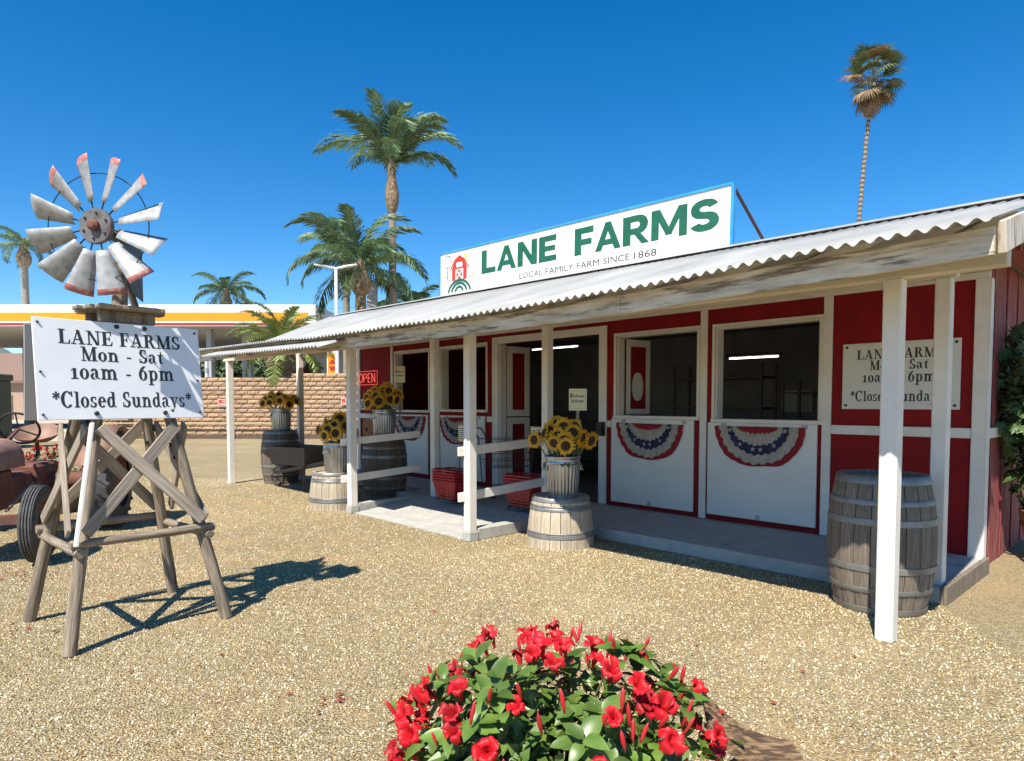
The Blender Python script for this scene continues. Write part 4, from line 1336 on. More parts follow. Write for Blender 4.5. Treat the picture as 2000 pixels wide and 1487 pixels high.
# paper price cards on sticks standing in two cans
for (loc, w_, h_, z0, lab, a) in (((.68, 6.78, 0), .185, .225, 1.37, 'cream sunflower price card on a stick in the front can', .05), ((-1.72, 10.08, 0), .17, .25, 1.76, 'cream sunflower price card in the can beside the far window', -.2)):
    t = thing('price_card', lab, 'price card', (loc[0], loc[1], z0), a, 'price cards in the sunflower cans')
    MB().box(-w_ / 2, -.004, 0, w_ / 2, 0, h_).build('card', M['paper'], t, bevel=.001)
    MB().box(-.015, .001, -.62 if z0 < 1.5 else -.5, .015, .012, h_ * .6).build('stick', M['plank'], t)
    sans('Sunflowers', 'lettering', M['ink'], t, -w_ * .32, w_ * .36, h_ * .60, h_ * .74, -.0046, .02)
    flat('printed_mark', [[(-w_ * .40, h_ * .58), (-w_ * .33, h_ * .58), (-w_ * .33, h_ * .78), (-w_ * .40, h_ * .78)]], -.0046, M['ink'], t)
    sans('$2.50 each', 'lettering', M['ink'], t, -w_ * .36, w_ * .34, h_ * .36, h_ * .50, -.0046, .03)
    flat('printed_border', strip([(-w_ * .42, h_ * .10), (w_ * .42, h_ * .10), (w_ * .42, h_ * .90), (-w_ * .42, h_ * .90), (-w_ * .42, h_ * .10)], .004), -.0044, M['yellow_frame'], t)

# ---------------------------------------------------------------- shopping baskets
def basket_meshes():
    W2, D2, H, tp = .225, .155, .225, .76
    def cor_(z):
        f = tp + (1 - tp) * z / H
        return [(-W2 * f, -D2 * f, z), (W2 * f, -D2 * f, z), (W2 * f, D2 * f, z), (-W2 * f, D2 * f, z)]
    m = MB()
    for z in (.012, .045, .075, .105, .135, .165, .19):
        c = cor_(z)
        for i in range(4):
            m.bar(c[i], c[(i + 1) % 4], .005, .017)
    lo_, hi_ = cor_(0), cor_(H)
    for i in range(4):
        m.bar(lo_[i], hi_[i], .016, .016)
        for f in ((.2, .4, .6, .8) if i % 2 == 0 else (.3, .7)):
            a = Vector(lo_[i]).lerp(Vector(lo_[(i + 1) % 4]), f)
            b = Vector(hi_[i]).lerp(Vector(hi_[(i + 1) % 4]), f)
            m.bar(a, b, .010, .007)
    m.box(-W2 * tp, -D2 * tp, 0, W2 * tp, D2 * tp, .006)
    body = m.mesh('body', M['basket'])
    r_ = MB()
    c = [(x * 1.04, y * 1.05, z) for x, y, z in cor_(H)]
    for i in range(4):
        r_.bar(c[i], c[(i + 1) % 4], .028, .02)
    rim = r_.mesh('rim', M['basket'], bevel=.003)
    return body, rim
BODY, RIM = basket_meshes()
def basket_stack(loc, rz, label, where, nb=5):
    for k in range(nb):
        pos = ('lowest', 'second', 'third', 'fourth', 'top')[k]
        t = thing('shopping_basket', pos + ' red plastic basket of the stack ' + where, 'basket', Vector(loc) + Vector((0, 0, k * .036)), rz + R.uniform(-.03, .03), label)
        put('body', BODY, t)
        put('rim', RIM, t)
        if k == nb - 1:
            MB().tube([(-.225, -.02, .23), (-.21, -.13, .245), (.21, -.13, .245), (.225, -.02, .23)], .006, 6).build('handle', M['iron'], t)
def basket_stand(loc, rz, label):
    t = thing('basket_stand', label, 'stand', loc, rz, 'wire basket stands with notices')
    for s_ in (-1, 1):
        MB().tube([(s_ * .13, .14, .02), (s_ * .13, .19, .3), (s_ * .06, .19, .80)], .006, 6).build('upright', M['iron'], t)
        MB().tube([(s_ * .17, -.14, .02), (s_ * .17, -.14, .055), (s_ * .17, .16, .055), (s_ * .17, .16, .02)], .008, 6).build('foot', M['iron'], t)
    MB().box(-.17, -.12, .058, .17, .15, .066).build('tray', M['iron'], t)
    MB().box(-.105, .175, .80, .105, .185, 1.03).build('notice_frame', M['yellow_frame'], t, bevel=.002)
    s = MB().box(-.082, .170, .82, .082, .174, 1.01).build('notice', M['paper_white'], t)
    flat('printed_lines', [q for k in range(6) for q in strip([(-.055 if k == 0 else -.07, .98 - k * .027), (.068 - .02 * (k % 3 == 1), .98 - k * .027)], .010)], .1695, M['ink'], s)
    flat('printed_dot', [disc_pts(-.066, .98, .008, .008, 10)], .1694, M['ink'], s)
p1_, p2_ = B(5.52, .98, .125), B(4.38, 1.22, .125)
basket_stand(p1_, BANG - .0, 'wire basket stand with a notice left of the ramp post')
basket_stack(p1_ + Vector((0, 0, .07)), BANG, 'baskets stacked left of the ramp post', 'left of the ramp post')
basket_stand(p2_, BANG - .0, 'wire basket stand behind the sunflower can at the ramp')
basket_stack(p2_ + Vector((0, 0, .07)), BANG, 'baskets stacked behind the right rail', 'behind the right rail')

# dark wire cart in the doorway
t = thing('shopping_cart', 'dark wire shopping cart parked at the doorway', 'cart', B(5.55, 1.98, .12), BANG + 1.2)
m = MB()
for z, f in ((.42, .8), (.52, .85), (.62, .9), (.72, .95), (.82, 1)):
    c = [(-.36 * f, -.20 * f, z), (.36 * f, -.20 * f, z), (.36 * f, .20 * f, z), (-.36 * f, .20 * f, z), (-.36 * f, -.20 * f, z)]
    m.tube(c, .004, 5, False)
for i in range(13):
    x = -.36 + .06 * i
    for s_ in (-1, 1):
        m.tube([(x * .8, s_ * .16, .42), (x, s_ * .20, .82)], .003, 4)
    m.tube([(x * .8, -.16, .42), (x * .8, .16, .42)], .003, 4)
m.build('basket', M['iron'], t)
MB().tube([(-.36, -.2, .82), (-.46, -.2, .98), (-.46, .2, .98), (-.36, .2, .82)], .011, 7).build('handle', M['iron'], t)
fr = MB()
for s_ in (-1, 1):
    fr.tube([(-.36, s_ * .2, .82), (-.30, s_ * .2, .14), (.38, s_ * .18, .12)], .010, 6)
fr.tube([(.30, -.18, .12), (.30, .18, .12)], .010, 6)
fr.build('frame', M['iron'], t)
for (x, y) in ((-.28, -.2), (-.28, .2), (.34, -.18), (.34, .18)):
    MB().lathe([(0, -.012), (.05, -.012), (.055, 0), (.05, .012), (0, .012)], 14).tf(Matrix.Translation((x, y, .056)) @ Matrix.Rotation(PI / 2, 4, 'X')).build('wheel', M['tyre'], t)

# wooden wheelbarrow beside the left barrels
t = thing('wheelbarrow', 'dark wooden wheelbarrow with spoked iron wheel between the left barrels', 'wheelbarrow', (-3.55, 11.05, 0), math.radians(150))
WB = M['stave_dark']
m = MB().box(-.38, -.30, .42, .40, .30, .45)
m.build('tray_floor', WB, t, bevel=.004)
for (a, b) in (((-.38, -.30), (.40, -.30)), ((-.38, .30), (.40, .30)), ((.40, -.30), (.40, .30)), ((-.38, -.30), (-.38, .30))):
    k = 1.18
    mm = MB()
    mm.add([(a[0], a[1], .45), (b[0], b[1], .45), (b[0] * k, b[1] * k, .72), (a[0] * k, a[1] * k, .72), (a[0] * .94, a[1] * .94, .45), (b[0] * .94, b[1] * .94, .45), (b[0] * k * .95, b[1] * k * .95, .72), (a[0] * k * .95, a[1] * k * .95, .72)],
           [(0, 1, 2, 3), (7, 6, 5, 4), (0, 4, 5, 1), (1, 5, 6, 2), (2, 6, 7, 3), (3, 7, 4, 0)])
    mm.build('tray_side', WB, t)
for s_ in (-1, 1):
    MB().bar((-.95, s_ * .30, .52), (.62, s_ * .10, .24), .045, .05).build('handle', WB, t)
    MB().bar((-.30, s_ * .24, .42), (-.34, s_ * .27, 0), .045, .045).build('leg', WB, t)
wh = MB().tube([(.155 * math.cos(2 * PI * k / 24), .155 * math.sin(2 * PI * k / 24), 0) for k in range(25)], .014, 6, False)
for k in range(6):
    a = PI * 2 * k / 6
    wh.tube([(0, 0, 0), (.15 * math.cos(a), .15 * math.sin(a), 0)], .008, 5)
wh.tube([(0, 0, -.09), (0, 0, .09)], .012, 8)
wh.build('wheel', M['iron'], t, loc=(.60, 0, .169), rot=(PI / 2, 0, 0))

# ---------------------------------------------------------------- tractor at the left edge
TF = Vector((.30, -.95, 0)).normalized()
TL = Vector((-TF.y, TF.x, 0))
FL = Vector((-4.30, 5.92, 0))
rear_c = FL - TL * .66 - TF * 1.78
TA = math.atan2(TF.y, TF.x)
trac = thing('tractor', 'rusty old red tractor behind the windmill', 'tractor', rear_c, TA)
# local x forward, y left, origin on the ground under the rear axle
def wheel(x, y, r, wdt, name, lugs, rim_r):
    pr = []
    if lugs:
        pr = [(rim_r, -wdt / 2), (r * .86, -wdt / 2), (r * .97, -wdt * .38), (r * .985, 0), (r * .97, wdt * .38), (r * .86, wdt / 2), (rim_r, wdt / 2)]
    else:
        pr = [(rim_r, -wdt * .40), (rim_r + .02, -wdt / 2), (r * .88, -wdt * .5), (r * .96, -wdt * .40)]
        for k in range(4):
            a = -wdt * .36 + k * wdt * .72 / 4
            b = a + wdt * .72 / 4
            s_ = (b - a)
            pr += [(r * (.985 + .012 * (k in (1, 2))), a + s_ * .1), (r * (.99 + .012 * (k in (1, 2))), a + s_ * .68), (r * .965, a + s_ * .75), (r * .965, a + s_ * .95)]
        pr += [(r * .96, wdt * .40), (r * .88, wdt * .5), (rim_r + .02, wdt / 2), (rim_r, wdt * .40)]
    ty = MB().lathe(pr, 48)
    if lugs:
        for k in range(22):
            for s_ in (-1, 1):
                a = 2 * PI * (k + .25 * (s_ + 1)) / 22
                p = [(r * .96 * math.cos(a), r * .96 * math.sin(a), s_ * .01), (r * .95 * math.cos(a + .16), r * .95 * math.sin(a + .16), s_ * wdt * .48)]
                ty.bar(p[0], p[1], .035, r * .09, up=(math.cos(a), math.sin(a), 0))
    o = ty.build(name, M['tyre'], trac, True, loc=(x, y, r), rot=(-PI / 2, 0, 0))
    sg = 1 if y > 0 else -1
    rm = MB().lathe([(rim_r + .004, -wdt * .42), (rim_r * .96, -wdt * .2), (rim_r * .9, sg * wdt * .02), (rim_r * .45, sg * wdt * .10), (rim_r * .42, sg * wdt * .28), (rim_r * .15, sg * wdt * .34), (0, sg * wdt * .34)], 28)
    rm2 = MB().lathe([(rim_r + .004, wdt * .42), (rim_r * .96, wdt * .2), (rim_r * .9, 0)], 28)
    rm.add(rm2.v, rm2.f)
    rm.build('rim', M['rust'], o, True)
    for k in range(6):
        a = 2 * PI * k / 6
        MB().lathe([(.012, 0), (.012, sg * .02)], 8, cap1=True, cx=rim_r * .62 * math.cos(a), cy=rim_r * .62 * math.sin(a)).build('wheel_nut', M['rust_pale'], o, loc=(0, 0, sg * wdt * .08))
    return o
wheel(1.78, .66, .355, .128, 'front_wheel', False, .21)
wheel(1.78, -.66, .355, .128, 'front_wheel', False, .21)
wheel(0, .78, .56, .27, 'rear_wheel', True, .33)
wheel(0, -.78, .56, .27, 'rear_wheel', True, .33)
MB().tube([(0, -.75, .56), (0, .75, .56)], .10, 14).build('rear_axle', M['rust'], trac, True)
bd = MB().box(-.25, -.20, .38, .35, .20, .78).box(.35, -.14, .40, .95, .14, .72).box(.95, -.17, .40, 1.75, .17, .80)
bd.build('engine_block', M['rust'], trac, bevel=.03)
hd_ = MB()
nseg, na = 8, 10
for i in range(nseg + 1):
    x = .78 + 1.12 * i / nseg
    ww, top = .22 - .05 * (i / nseg), 1.09 - .08 * (i / nseg)
    for k in range(na + 1):
        a = PI * k / na
        hd_.v.append((x, ww * math.cos(a), .80 + (top - .80) * math.sin(a) ** .6))
for i in range(nseg):
    for k in range(na):
        a = i * (na + 1) + k
        hd_.f.append((a, a + 1, a + na + 2, a + na + 1))
hd_.f.append(tuple(range(na, -1, -1)))
hd_.f.append(tuple(range(nseg * (na + 1), (nseg + 1) * (na + 1))))
hd_.build('hood', M['rust_pale'], trac, True)
MB().box(1.88, -.17, .50, 1.95, .17, 1.0).build('grille', M['rust'], trac, bevel=.02)
MB().bar((1.78, -.62, .40), (1.78, .62, .40), .08, .08).build('front_axle', M['rust'], trac)
for s_ in (-1, 1):
    MB().tube([(1.78, s_ * .54, .52), (1.78, s_ * .55, .36), (1.80, s_ * .60, .355)], .032, 10).build('kingpin', M['rust_orange'], trac, True)
MB().tube([(1.7, .38, .47), (.55, .20, .60)], .016, 8).build('drag_link', M['rust_pale'], trac)
# seat pan on a spring arm
sp = MB()
rows, cols = 8, 14
for i in range(rows + 1):
    f = i / rows
    for k in range(cols):
        a = 2 * PI * k / cols
        sp.v.append((-.20 + .23 * f * math.cos(a), .25 * f * math.sin(a), .985 + .10 * f ** 3 * (1.3 - .9 * math.cos(a))))
for i in range(rows):
    for k in range(cols):
        sp.f.append((i * cols + k, i * cols + (k + 1) % cols, (i + 1) * cols + (k + 1) % cols, (i + 1) * cols + k))
sp.build('seat', M['rust_pale'], trac, 'all')
MB().tube([(-.2, 0, .98), (-.22, 0, .86), (0, 0, .77)], .022, 8).build('seat_arm', M['rust'], trac)
MB().tube([(.80, 0, .98), (.30, 0, 1.16)], .016, 8).build('steering_column', M['rust'], trac)
sw = MB().tube([(.19 * math.cos(2 * PI * k / 32), .19 * math.sin(2 * PI * k / 32), 0) for k in range(33)], .013, 8, False)
for k in range(3):
    sw.tube([(0, 0, -.02), (.19 * math.cos(2.1 * k), .19 * math.sin(2.1 * k), 0)], .008, 6)
sw.build('steering_wheel', M['iron'], trac, True, loc=(.28, 0, 1.17), rot=(0, math.radians(-62), 0))
fd = MB()
for layer in (0, 1):
    for i in range(13):
        a = math.radians(20 + 120 * i / 12)
        rr = .62 - layer * .012
        for y in (.60, .93):
            fd.v.append((rr * math.cos(a), y, .56 + rr * math.sin(a)))
for i in range(12):
    a = i * 2
    fd.f += [(a, a + 1, a + 3, a + 2), (a + 26, a + 28, a + 29, a + 27), (a, a + 2, a + 28, a + 26), (a + 1, a + 27, a + 29, a + 3)]
fd.build('fender', M['rust_pale'], trac, 'all')

# ---------------------------------------------------------------- red flowering shrub in the foreground
def flower_mesh(name, rad, mat, seed):
    rr = random.Random(seed)
    m = MB()
    rows = ((.08, .08, -.020), (.30, .22, -.004), (.52, .40, .006), (.74, .50, .010), (.90, .46, .006), (1.0, .26, -.002))
    for k in range(5):
        a0 = 2 * PI * k / 5 + rr.uniform(-.12, .12)
        twist = .35
        sz = rr.uniform(.85, 1.1)
        bend = rr.uniform(-.022, .016)
        ph = rr.uniform(0, 6)
        pts = []
        for i, (f, wf, z) in enumerate(rows):
            a = a0 + twist * f
            ca, sa = math.cos(a), math.sin(a)
            for j in range(5):
                s_ = -1 + j * .5
                r_ = rad * sz * f * (1 - .07 * abs(s_) + (.05 * math.sin(ph + j * 2.1) if f > .8 else 0))
                wd = rad * wf * s_ * sz
                zz = z + bend * f * f + f * f * (.0055 * math.sin(ph + s_ * 5.0) + .004 * s_) - .004 * (1 - s_ * s_) * (1 - f) + .001 * k
                pts.append((r_ * ca - wd * sa, r_ * sa + wd * ca, zz))
        fs_ = []
        for i in range(5):
            for j in range(4):
                q_ = i * 5 + j
                fs_.append((q_, q_ + 5, q_ + 6, q_ + 1))
        m.add(pts, fs_)
    m.lathe([(.004, -.055), (.006, -.04), (.013, -.012), (.014, 0.0)], 8)
    return m.mesh(name, mat, 'all')
FLW = [flower_mesh('flower', .035, M['flower'], s_) for s_ in range(8)]
BUD = MB().tube([(0, 0, 0), (0, 0, .012), (.001, 0, .03), (.002, 0, .048), (.003, 0, .06)], [.0022, .004, .0062, .0045, .0006], 7).mesh('bud', M['bud'], 'all')
LEAVES = [leaf_mesh('leaf', L, W_, M['leaf'], f, d_, 6, .85) for (L, W_, f, d_) in ((.088, .025, .35, .25), (.076, .024, .25, .45), (.095, .026, .45, .1), (.065, .020, .3, .6))]

def frame_q(xdir, up):
    x = Vector(xdir).normalized()
    z = Vector(up) - x * Vector(up).dot(x)
    z.normalize()
    y = z.cross(x)
    return Matrix((x, y, z)).transposed().to_quaternion()

def flower_shrub(t, c, rad, nshoot, nflower, nbud, zmin, rr, inner=500):
    def shell(f, lo=-.25):
        while True:
            d = Vector((rr.gauss(0, 1), rr.gauss(0, 1), rr.gauss(0, 1))).normalized()
            if d.z > lo:
                break
        return Vector((d.x * rad[0] * f, d.y * rad[1] * f, d.z * rad[2] * f)), d
    cc = Vector(c)
    for k in range(nshoot):
        p, d = shell(rr.uniform(.78, 1.10))
        ax = (d * .55 + Vector((0, 0, .9)) + Vector((rr.uniform(-.3, .3), rr.uniform(-.3, .3), 0))).normalized()
        a0 = rr.uniform(0, 6)
        s1 = ax.orthogonal().normalized()
        s2 = ax.cross(s1)
        for j in range(4):
            a = a0 + j * PI + (PI / 2 if j >= 2 else 0)
            side = s1 * math.cos(a) + s2 * math.sin(a)
            xd = side * (1.0 if j < 2 else .7) + ax * rr.uniform(.25, .75)
            put('leaf', rr.choice(LEAVES), t, cc + p - ax * (.02 if j < 2 else 0), frame_q(xd, ax), (rr.uniform(.8, 1.2),) * 3)
    for k in range(nflower):
        p, d = shell(rr.uniform(.93, 1.14), -.1)
        fc = d * .9 + Vector((rr.uniform(-.3, .3), -.25 + rr.uniform(-.3, .3), .45))
        put('flower', rr.choice(FLW), t, cc + p + Vector((0, 0, .015)), aim(fc, rr.uniform(0, 6)), (rr.uniform(.75, 1.15),) * 3)
    for k in range(nbud):
        p, d = shell(rr.uniform(.98, 1.12), .15)
        ax = Vector((rr.uniform(-.5, .5), rr.uniform(-.5, .5), 1)) + d * .3
        put('bud', BUD, t, cc + p, aim(ax, rr.uniform(0, 6)), (rr.uniform(.8, 1.25),) * 3)
    m = MB()
    for k in range(inner):
        p, d = shell(rr.uniform(.35, .86), -.6)
        xd = Vector((rr.gauss(0, 1), rr.gauss(0, 1), rr.gauss(0, .6)))
        q = frame_q(xd, d + Vector((0, 0, .6)))
        mt = Matrix.Translation(cc + p) @ q.to_matrix().to_4x4()
        L, W_ = rr.uniform(.05, .08), rr.uniform(.016, .022)
        pts = [mt @ Vector(v) for v in ((0, 0, 0), (L * .45, -W_, .006), (L, 0, -.01), (L * .45, W_, .006), (L * .45, 0, 0))]
        m.add(pts, [(0, 1, 4), (1, 2, 4), (2, 3, 4), (3, 0, 4)])
    o = m.build('inner_foliage', M['leaf'], t)
    o['kind'] = 'stuff'
    s = MB()
    for k in range(26):
        p, d = shell(.8, -.05)
        s.tube([(c[0] + p.x * .15, c[1] + p.y * .15, zmin), tuple(cc + p * .6 - Vector((0, 0, .05))), tuple(cc + p)], [.006, .004, .002], 5)
    s.build('stems', M['stem'], t)
rr_ = random.Random(21)
sh = thing('flowering_shrub', 'red trumpet-flowered shrub with glossy leaves in the foreground', 'flowering plant', (.14, 2.02, .26))
flower_shrub(sh, (0, 0, .12), (.465, .35, .30), 75, 74, 52, 0, rr_, 1100)
# its wooden planter with a ribbed curved board at the right
pl = thing('wooden_planter', 'weathered wooden planter with a curved ribbed board at its right', 'planter', (.14, 2.0, 0))
for (x0, y0, x1, y1) in ((-.42, -.26, .42, -.235), (-.42, .235, .42, .26), (-.42, -.234, -.395, .234), (.395, -.234, .42, .234)):
    for k in range(2):
        MB().box(x0, y0, .02 + k * .125, x1, y1, .14 + k * .125).build('side_board', M['plank'], pl, bevel=.004)
MB().box(-.394, -.234, .02, .394, .234, .235).build('soil', surf('potting_soil', (.05, .035, .025), (.03, .022, .016), 20, rough=1), pl)
cb = MB()
nx_, ny_ = 10, 40
for layer in (0, 1):
    for i in range(nx_ + 1):
        f = i / nx_
        for j in range(ny_ + 1):
            g_ = j / ny_
            x = .455 + .28 * f
            hw = .085 - .05 * (1 - f) ** 1.5
            y = -.02 + (g_ * 2 - 1) * hw - .06 * f
            z = .515 - .14 * f - .045 * math.sin(PI * f) + .035 * (g_ - .5) * 2 * (1 - .5 * f) + .005 * math.sin(g_ * 44 + f * 3) * (1 - layer) - layer * .028
            cb.v.append((x, y, z))
st = ny_ + 1
of = (nx_ + 1) * st
for i in range(nx_):
    for j in range(ny_):
        a = i * st + j
        cb.f += [(a, a + st, a + st + 1, a + 1), (a + of, a + of + 1, a + of + st + 1, a + of + st)]
    a = i * st
    cb.f += [(a, a + of, a + of + st, a + st), (a + ny_, a + st + ny_, a + of + st + ny_, a + of + ny_)]
for j in range(ny_):
    cb.f += [(j, j + 1, j + of + 1, j + of)]
    a = nx_ * st + j
    cb.f += [(a, a + of, a + of + 1, a + 1)]
cb.build('curved_board', M['oldboard'], pl, True)
MB().bar((.42, 0, .22), (.60, -.04, .36), .05, .04).build('board_support', M['plank'], pl)

# red flowers behind the tractor
sh = thing('flowering_shrub', 'red flowers in a tub behind the rusty tractor', 'flowering plant', (-6.1, 8.65, .36))
flower_shrub(sh, (0, 0, .16), (.46, .40, .34), 26, 90, 8, 0, random.Random(5), 220)
t = thing('flower_tub', 'dark round tub behind the rusty tractor holding red flowers', 'tub', (-6.1, 8.65, 0))
MB().lathe([(.0, .0), (.28, 0), (.36, .36), (.34, .37), (.33, .33), (0, .33)], 28).build('tub', M['stave_dark'], t, True)
MB().lathe([(.345, .26), (.352, .26), (.359, .30), (.35, .30)], 28).build('hoop', M['hoop'], t)

# ---------------------------------------------------------------- plants at the right-hand wall
VLEAF = MB()
pts = []
for k in range(15):
    a = math.radians(-140 + 280 * k / 14)
    r_ = .052 if k % 2 == 0 else .030
    pts.append((.045 + r_ * math.cos(a), r_ * math.sin(a), -.012 * math.cos(a) + (.004 if k % 2 else 0)))
VLEAF.add([(.045, 0, .006)] + pts, [(0, i + 1, i + 2) for i in range(14)] + [(0, 15, 1)])
VLEAF = VLEAF.mesh('leaf', M['vine'])
PLEAF = leaf_mesh('leaf', .085, .024, M['vine'], .3, .3, 4)
rv = random.Random(9)
def bush(t, c, rad, nleaf, mesh_, rr, grow=(0, 0, .5), stuffn=0):
    for k in range(nleaf):
        d = Vector((rr.gauss(0, 1), rr.gauss(0, 1), rr.gauss(0, 1))).normalized()
        f = rr.uniform(.55, 1.0)
        p = Vector((c[0] + d.x * rad[0] * f, c[1] + d.y * rad[1] * f, c[2] + d.z * rad[2] * f))
        put('leaf', mesh_, t, p, frame_q(d + Vector((rr.uniform(-.6, .6), rr.uniform(-.6, .6), rr.uniform(-.7, .3))), d * .6 + Vector(grow)), (rr.uniform(.8, 1.35),) * 3)
    if stuffn:
        m = MB()
        for k in range(stuffn):
            d = Vector((rr.gauss(0, 1), rr.gauss(0, 1), rr.gauss(0, 1))).normalized()
            f = rr.uniform(.2, .95)
            p = Vector((c[0] + d.x * rad[0] * f, c[1] + d.y * rad[1] * f, c[2] + d.z * rad[2] * f))
            q = frame_q((rr.gauss(0, 1), rr.gauss(0, 1), rr.gauss(0, 1)), (rr.gauss(0, 1), rr.gauss(0, 1), 1.2)).to_matrix().to_4x4()
            mt = Matrix.Translation(p) @ q
            L, W_ = rr.uniform(.05, .1), rr.uniform(.018, .03)
            m.add([mt @ Vector(v) for v in ((0, 0, 0), (L * .5, -W_, .004), (L, 0, -.01), (L * .5, W_, .004))], [(0, 1, 2, 3)])
        o = m.build('inner_foliage', M['vine'], t)
        o['kind'] = 'stuff'
pp = B(-.33, 3.25, 0)
t = thing('plant_pot', 'tall tapered timber pot at the right-hand side wall', 'pot', pp)
MB().lathe([(0, .0), (.13, 0), (.21, .46), (.20, .47), (.19, .43), (0, .43)], 10).build('pot', M['pot'], t)
MB().lathe([(.186, .32), (.193, .32), (.199, .345), (.191, .345)], 20).build('band', M['rust'], t)
t = thing('potted_shrub', 'leafy green shrub growing in the timber pot at the side wall', 'shrub', pp + Vector((0, 0, .43)))
bush(t, (-.03, -.02, .48), (.34, .34, .52), 190, PLEAF, rv, stuffn=1500)
MB().tube([(0, 0, 0), (.02, .01, .2), (.0, .0, .45)], [.014, .011, .006], 6).build('stem', M['bark'], t)
vp = B(-.26, 2.95, 0)
t = thing('climbing_vine', 'dark lobed-leaf vine climbing the side wall at the right edge', 'vine', vp)
bush(t, (.03, .05, 1.55), (.30, .27, .60), 210, VLEAF, rv, grow=(-.3, -.6, .3), stuffn=2400)
bush(t, (-.13, -.16, 1.73), (.055, .10, .12), 13, VLEAF, rv, grow=(-.3, -.8, .2))
MB().tube([(.05, .1, 0), (.08, .14, .8), (.02, .05, 1.4), (.08, .1, 1.9)], [.018, .015, .011, .006], 6).build('stem', M['bark'], t)
MB().tube([(.05, .08, 1.65), (-.05, -.05, 1.76), (-.14, -.18, 1.72)], [.007, .005, .003], 5).build('stem', M['bark'], t)

# ---------------------------------------------------------------- block wall
bw = thing('block_wall', 'tan split-face block wall beyond the yard', 'wall', (-11.4, 26.3, 0))
def brick_mesh(seed, L=.434, H=.150, D=.12):
    rr = random.Random(seed)
    nx, nz = 5, 3
    m = MB()
    for i in range(nx + 1):
        for j in range(nz + 1):
            ed = i in (0, nx) or j in (0, nz)
            y = -.0 if ed else -rr.uniform(.012, .04)
            m.v.append((L * i / nx - L / 2, y, H * j / nz))
    for i in range(nx):
        for j in range(nz):
            a = i * (nz + 1) + j
            m.f.append((a, a + nz + 1, a + nz + 2, a + 1))
    o = len(m.v)
    m.v += [(-L / 2, D, 0), (L / 2, D, 0), (L / 2, D, H), (-L / 2, D, H)]
    c = [0, nx * (nz + 1), nx * (nz + 1) + nz, nz]
    for k in range(4):
        m.f.append((c[k], o + k, o + (k + 1) % 4, c[(k + 1) % 4]))
    return m.mesh('brick', M['brick'])
BR = [brick_mesh(s_) for s_ in range(7)]
CH, BL = .178, .462
rb_ = random.Random(3)
cnt = 0
for row in range(13):
    z = .16 + row * CH
    off_ = (BL / 2 if row % 2 else 0)
    for k in range(23):
        x = -5.2 + off_ + k * BL
        if row == 12 and x > 2.55 and False:
            continue
        cnt += 1
        put('brick', rb_.choice(BR), bw, (x, rb_.uniform(-.006, .006), z), (0, 0, 0))
for k in range(7):                                  # one more course on the right-hand part
    put('brick', rb_.choice(BR), bw, (2.78 + k * BL, 0, .16 + 13 * CH), (0, 0, 0))
MB().box(-5.45, .012, 0, 5.75, .17, .16 + 13 * CH - .004).build('core', M['mortar'], bw)
MB().box(-5.45, -.02, 0, 5.75, .011, .155).build('footing', M['mortar'], bw)
t = thing('meter_box', 'small tan meter box on the block wall', 'box', (-15.6, 26.22, .75))
MB().box(-.32, -.14, 0, .32, 0, .55).build('case', M['housewall'], t, bevel=.01)
MB().tube([(0, -.06, 0), (0, -.06, -.75)], .04, 8).build('conduit', M['housewall'], t)
t = thing('handrail', 'thin pale rail running low along the block wall', 'rail', (-13, 26.1, 0))
MB().tube([(-3.5, 0, .63), (4.4, 0, .63)], .028, 6).build('tube', M['logotan'], t)
for x in (-3.4, -.8, 1.8, 4.3):
    MB().tube([(x, 0, 0), (x, 0, .63)], .025, 6).build('upright', M['logotan'], t)
for (x, z, lab, txt) in ((-11.53, 1.45, 'small red no-parking plate on the block wall by the left porch post', ('NO', 'PARKING')), (-6.6, 1.5, 'small red plate on the block wall near the ramp post', ('NO', 'PARKING'))):
    t = thing('wall_plate', lab, 'sign', (x, 26.235, z), 0, 'small red plates on the block wall')
    t.scale = (.75,) * 3
    MB().box(-.30, -.015, -.19, .30, 0, .19).build('board', M['logored'], t)
    flat('border', strip([(-.285, -.175), (.285, -.175), (.285, .175), (-.285, .175), (-.285, -.175)], .03), -.0155, M['paper_white'], t)
    sans(txt[0], 'lettering', M['paper_white'], t, -.08, .2, .02, .12, -.0165, .03)
    sans(txt[1], 'lettering', M['paper_white'], t, -.22, .22, -.13, -.03, -.0165, .03)

# ---------------------------------------------------------------- petrol station
CY = 30.0
gs = thing('station_canopy', 'white and yellow petrol station canopy with red line', 'canopy', (-22, CY, 0))
X0, X1 = -24, 13.10
zt, zb = 5.91, 4.93
MB().box(X0, .0, zb + .62, X1, 12, zt).build('fascia', M['canopy_white'], gs)
MB().box(X0, .0, zb + .24, X1 - .35, 11.9, zb + .619).build('yellow_band', M['canopy_yellow'], gs)
MB().box(X1 - .349, .0, zb, X1, 12, zb + .619).build('fascia_end', M['canopy_white'], gs)
MB().box(X1 + .001, .6, zb + .15, X1 + .02, 11.8, zb + .50).build('yellow_band', M['canopy_yellow'], gs)
MB().box(X0, .01, zb + .155, X1 - .35, 11.9, zb + .239).build('white_band', M['canopy_white'], gs)
MB().box(X0, .0, zb + .07, X1 - .35, 11.9, zb + .154).build('red_band', M['canopy_red'], gs)
MB().box(X0, .02, zb, X1 - .35, 11.9, zb + .069).build('soffit', M['soffit'], gs)
for (x, y, w_) in ((7.72, 1.2, .22), (9.0, 2.4, .42), (-3.5, 1.5, .42), (-3.4, 8.5, .42), (9.4, 9.0, .40)):
    MB().box(x - w_ / 2, y - .2, 0, x + w_ / 2, y + .2, zb).build('column', M['grey_metal'], gs)
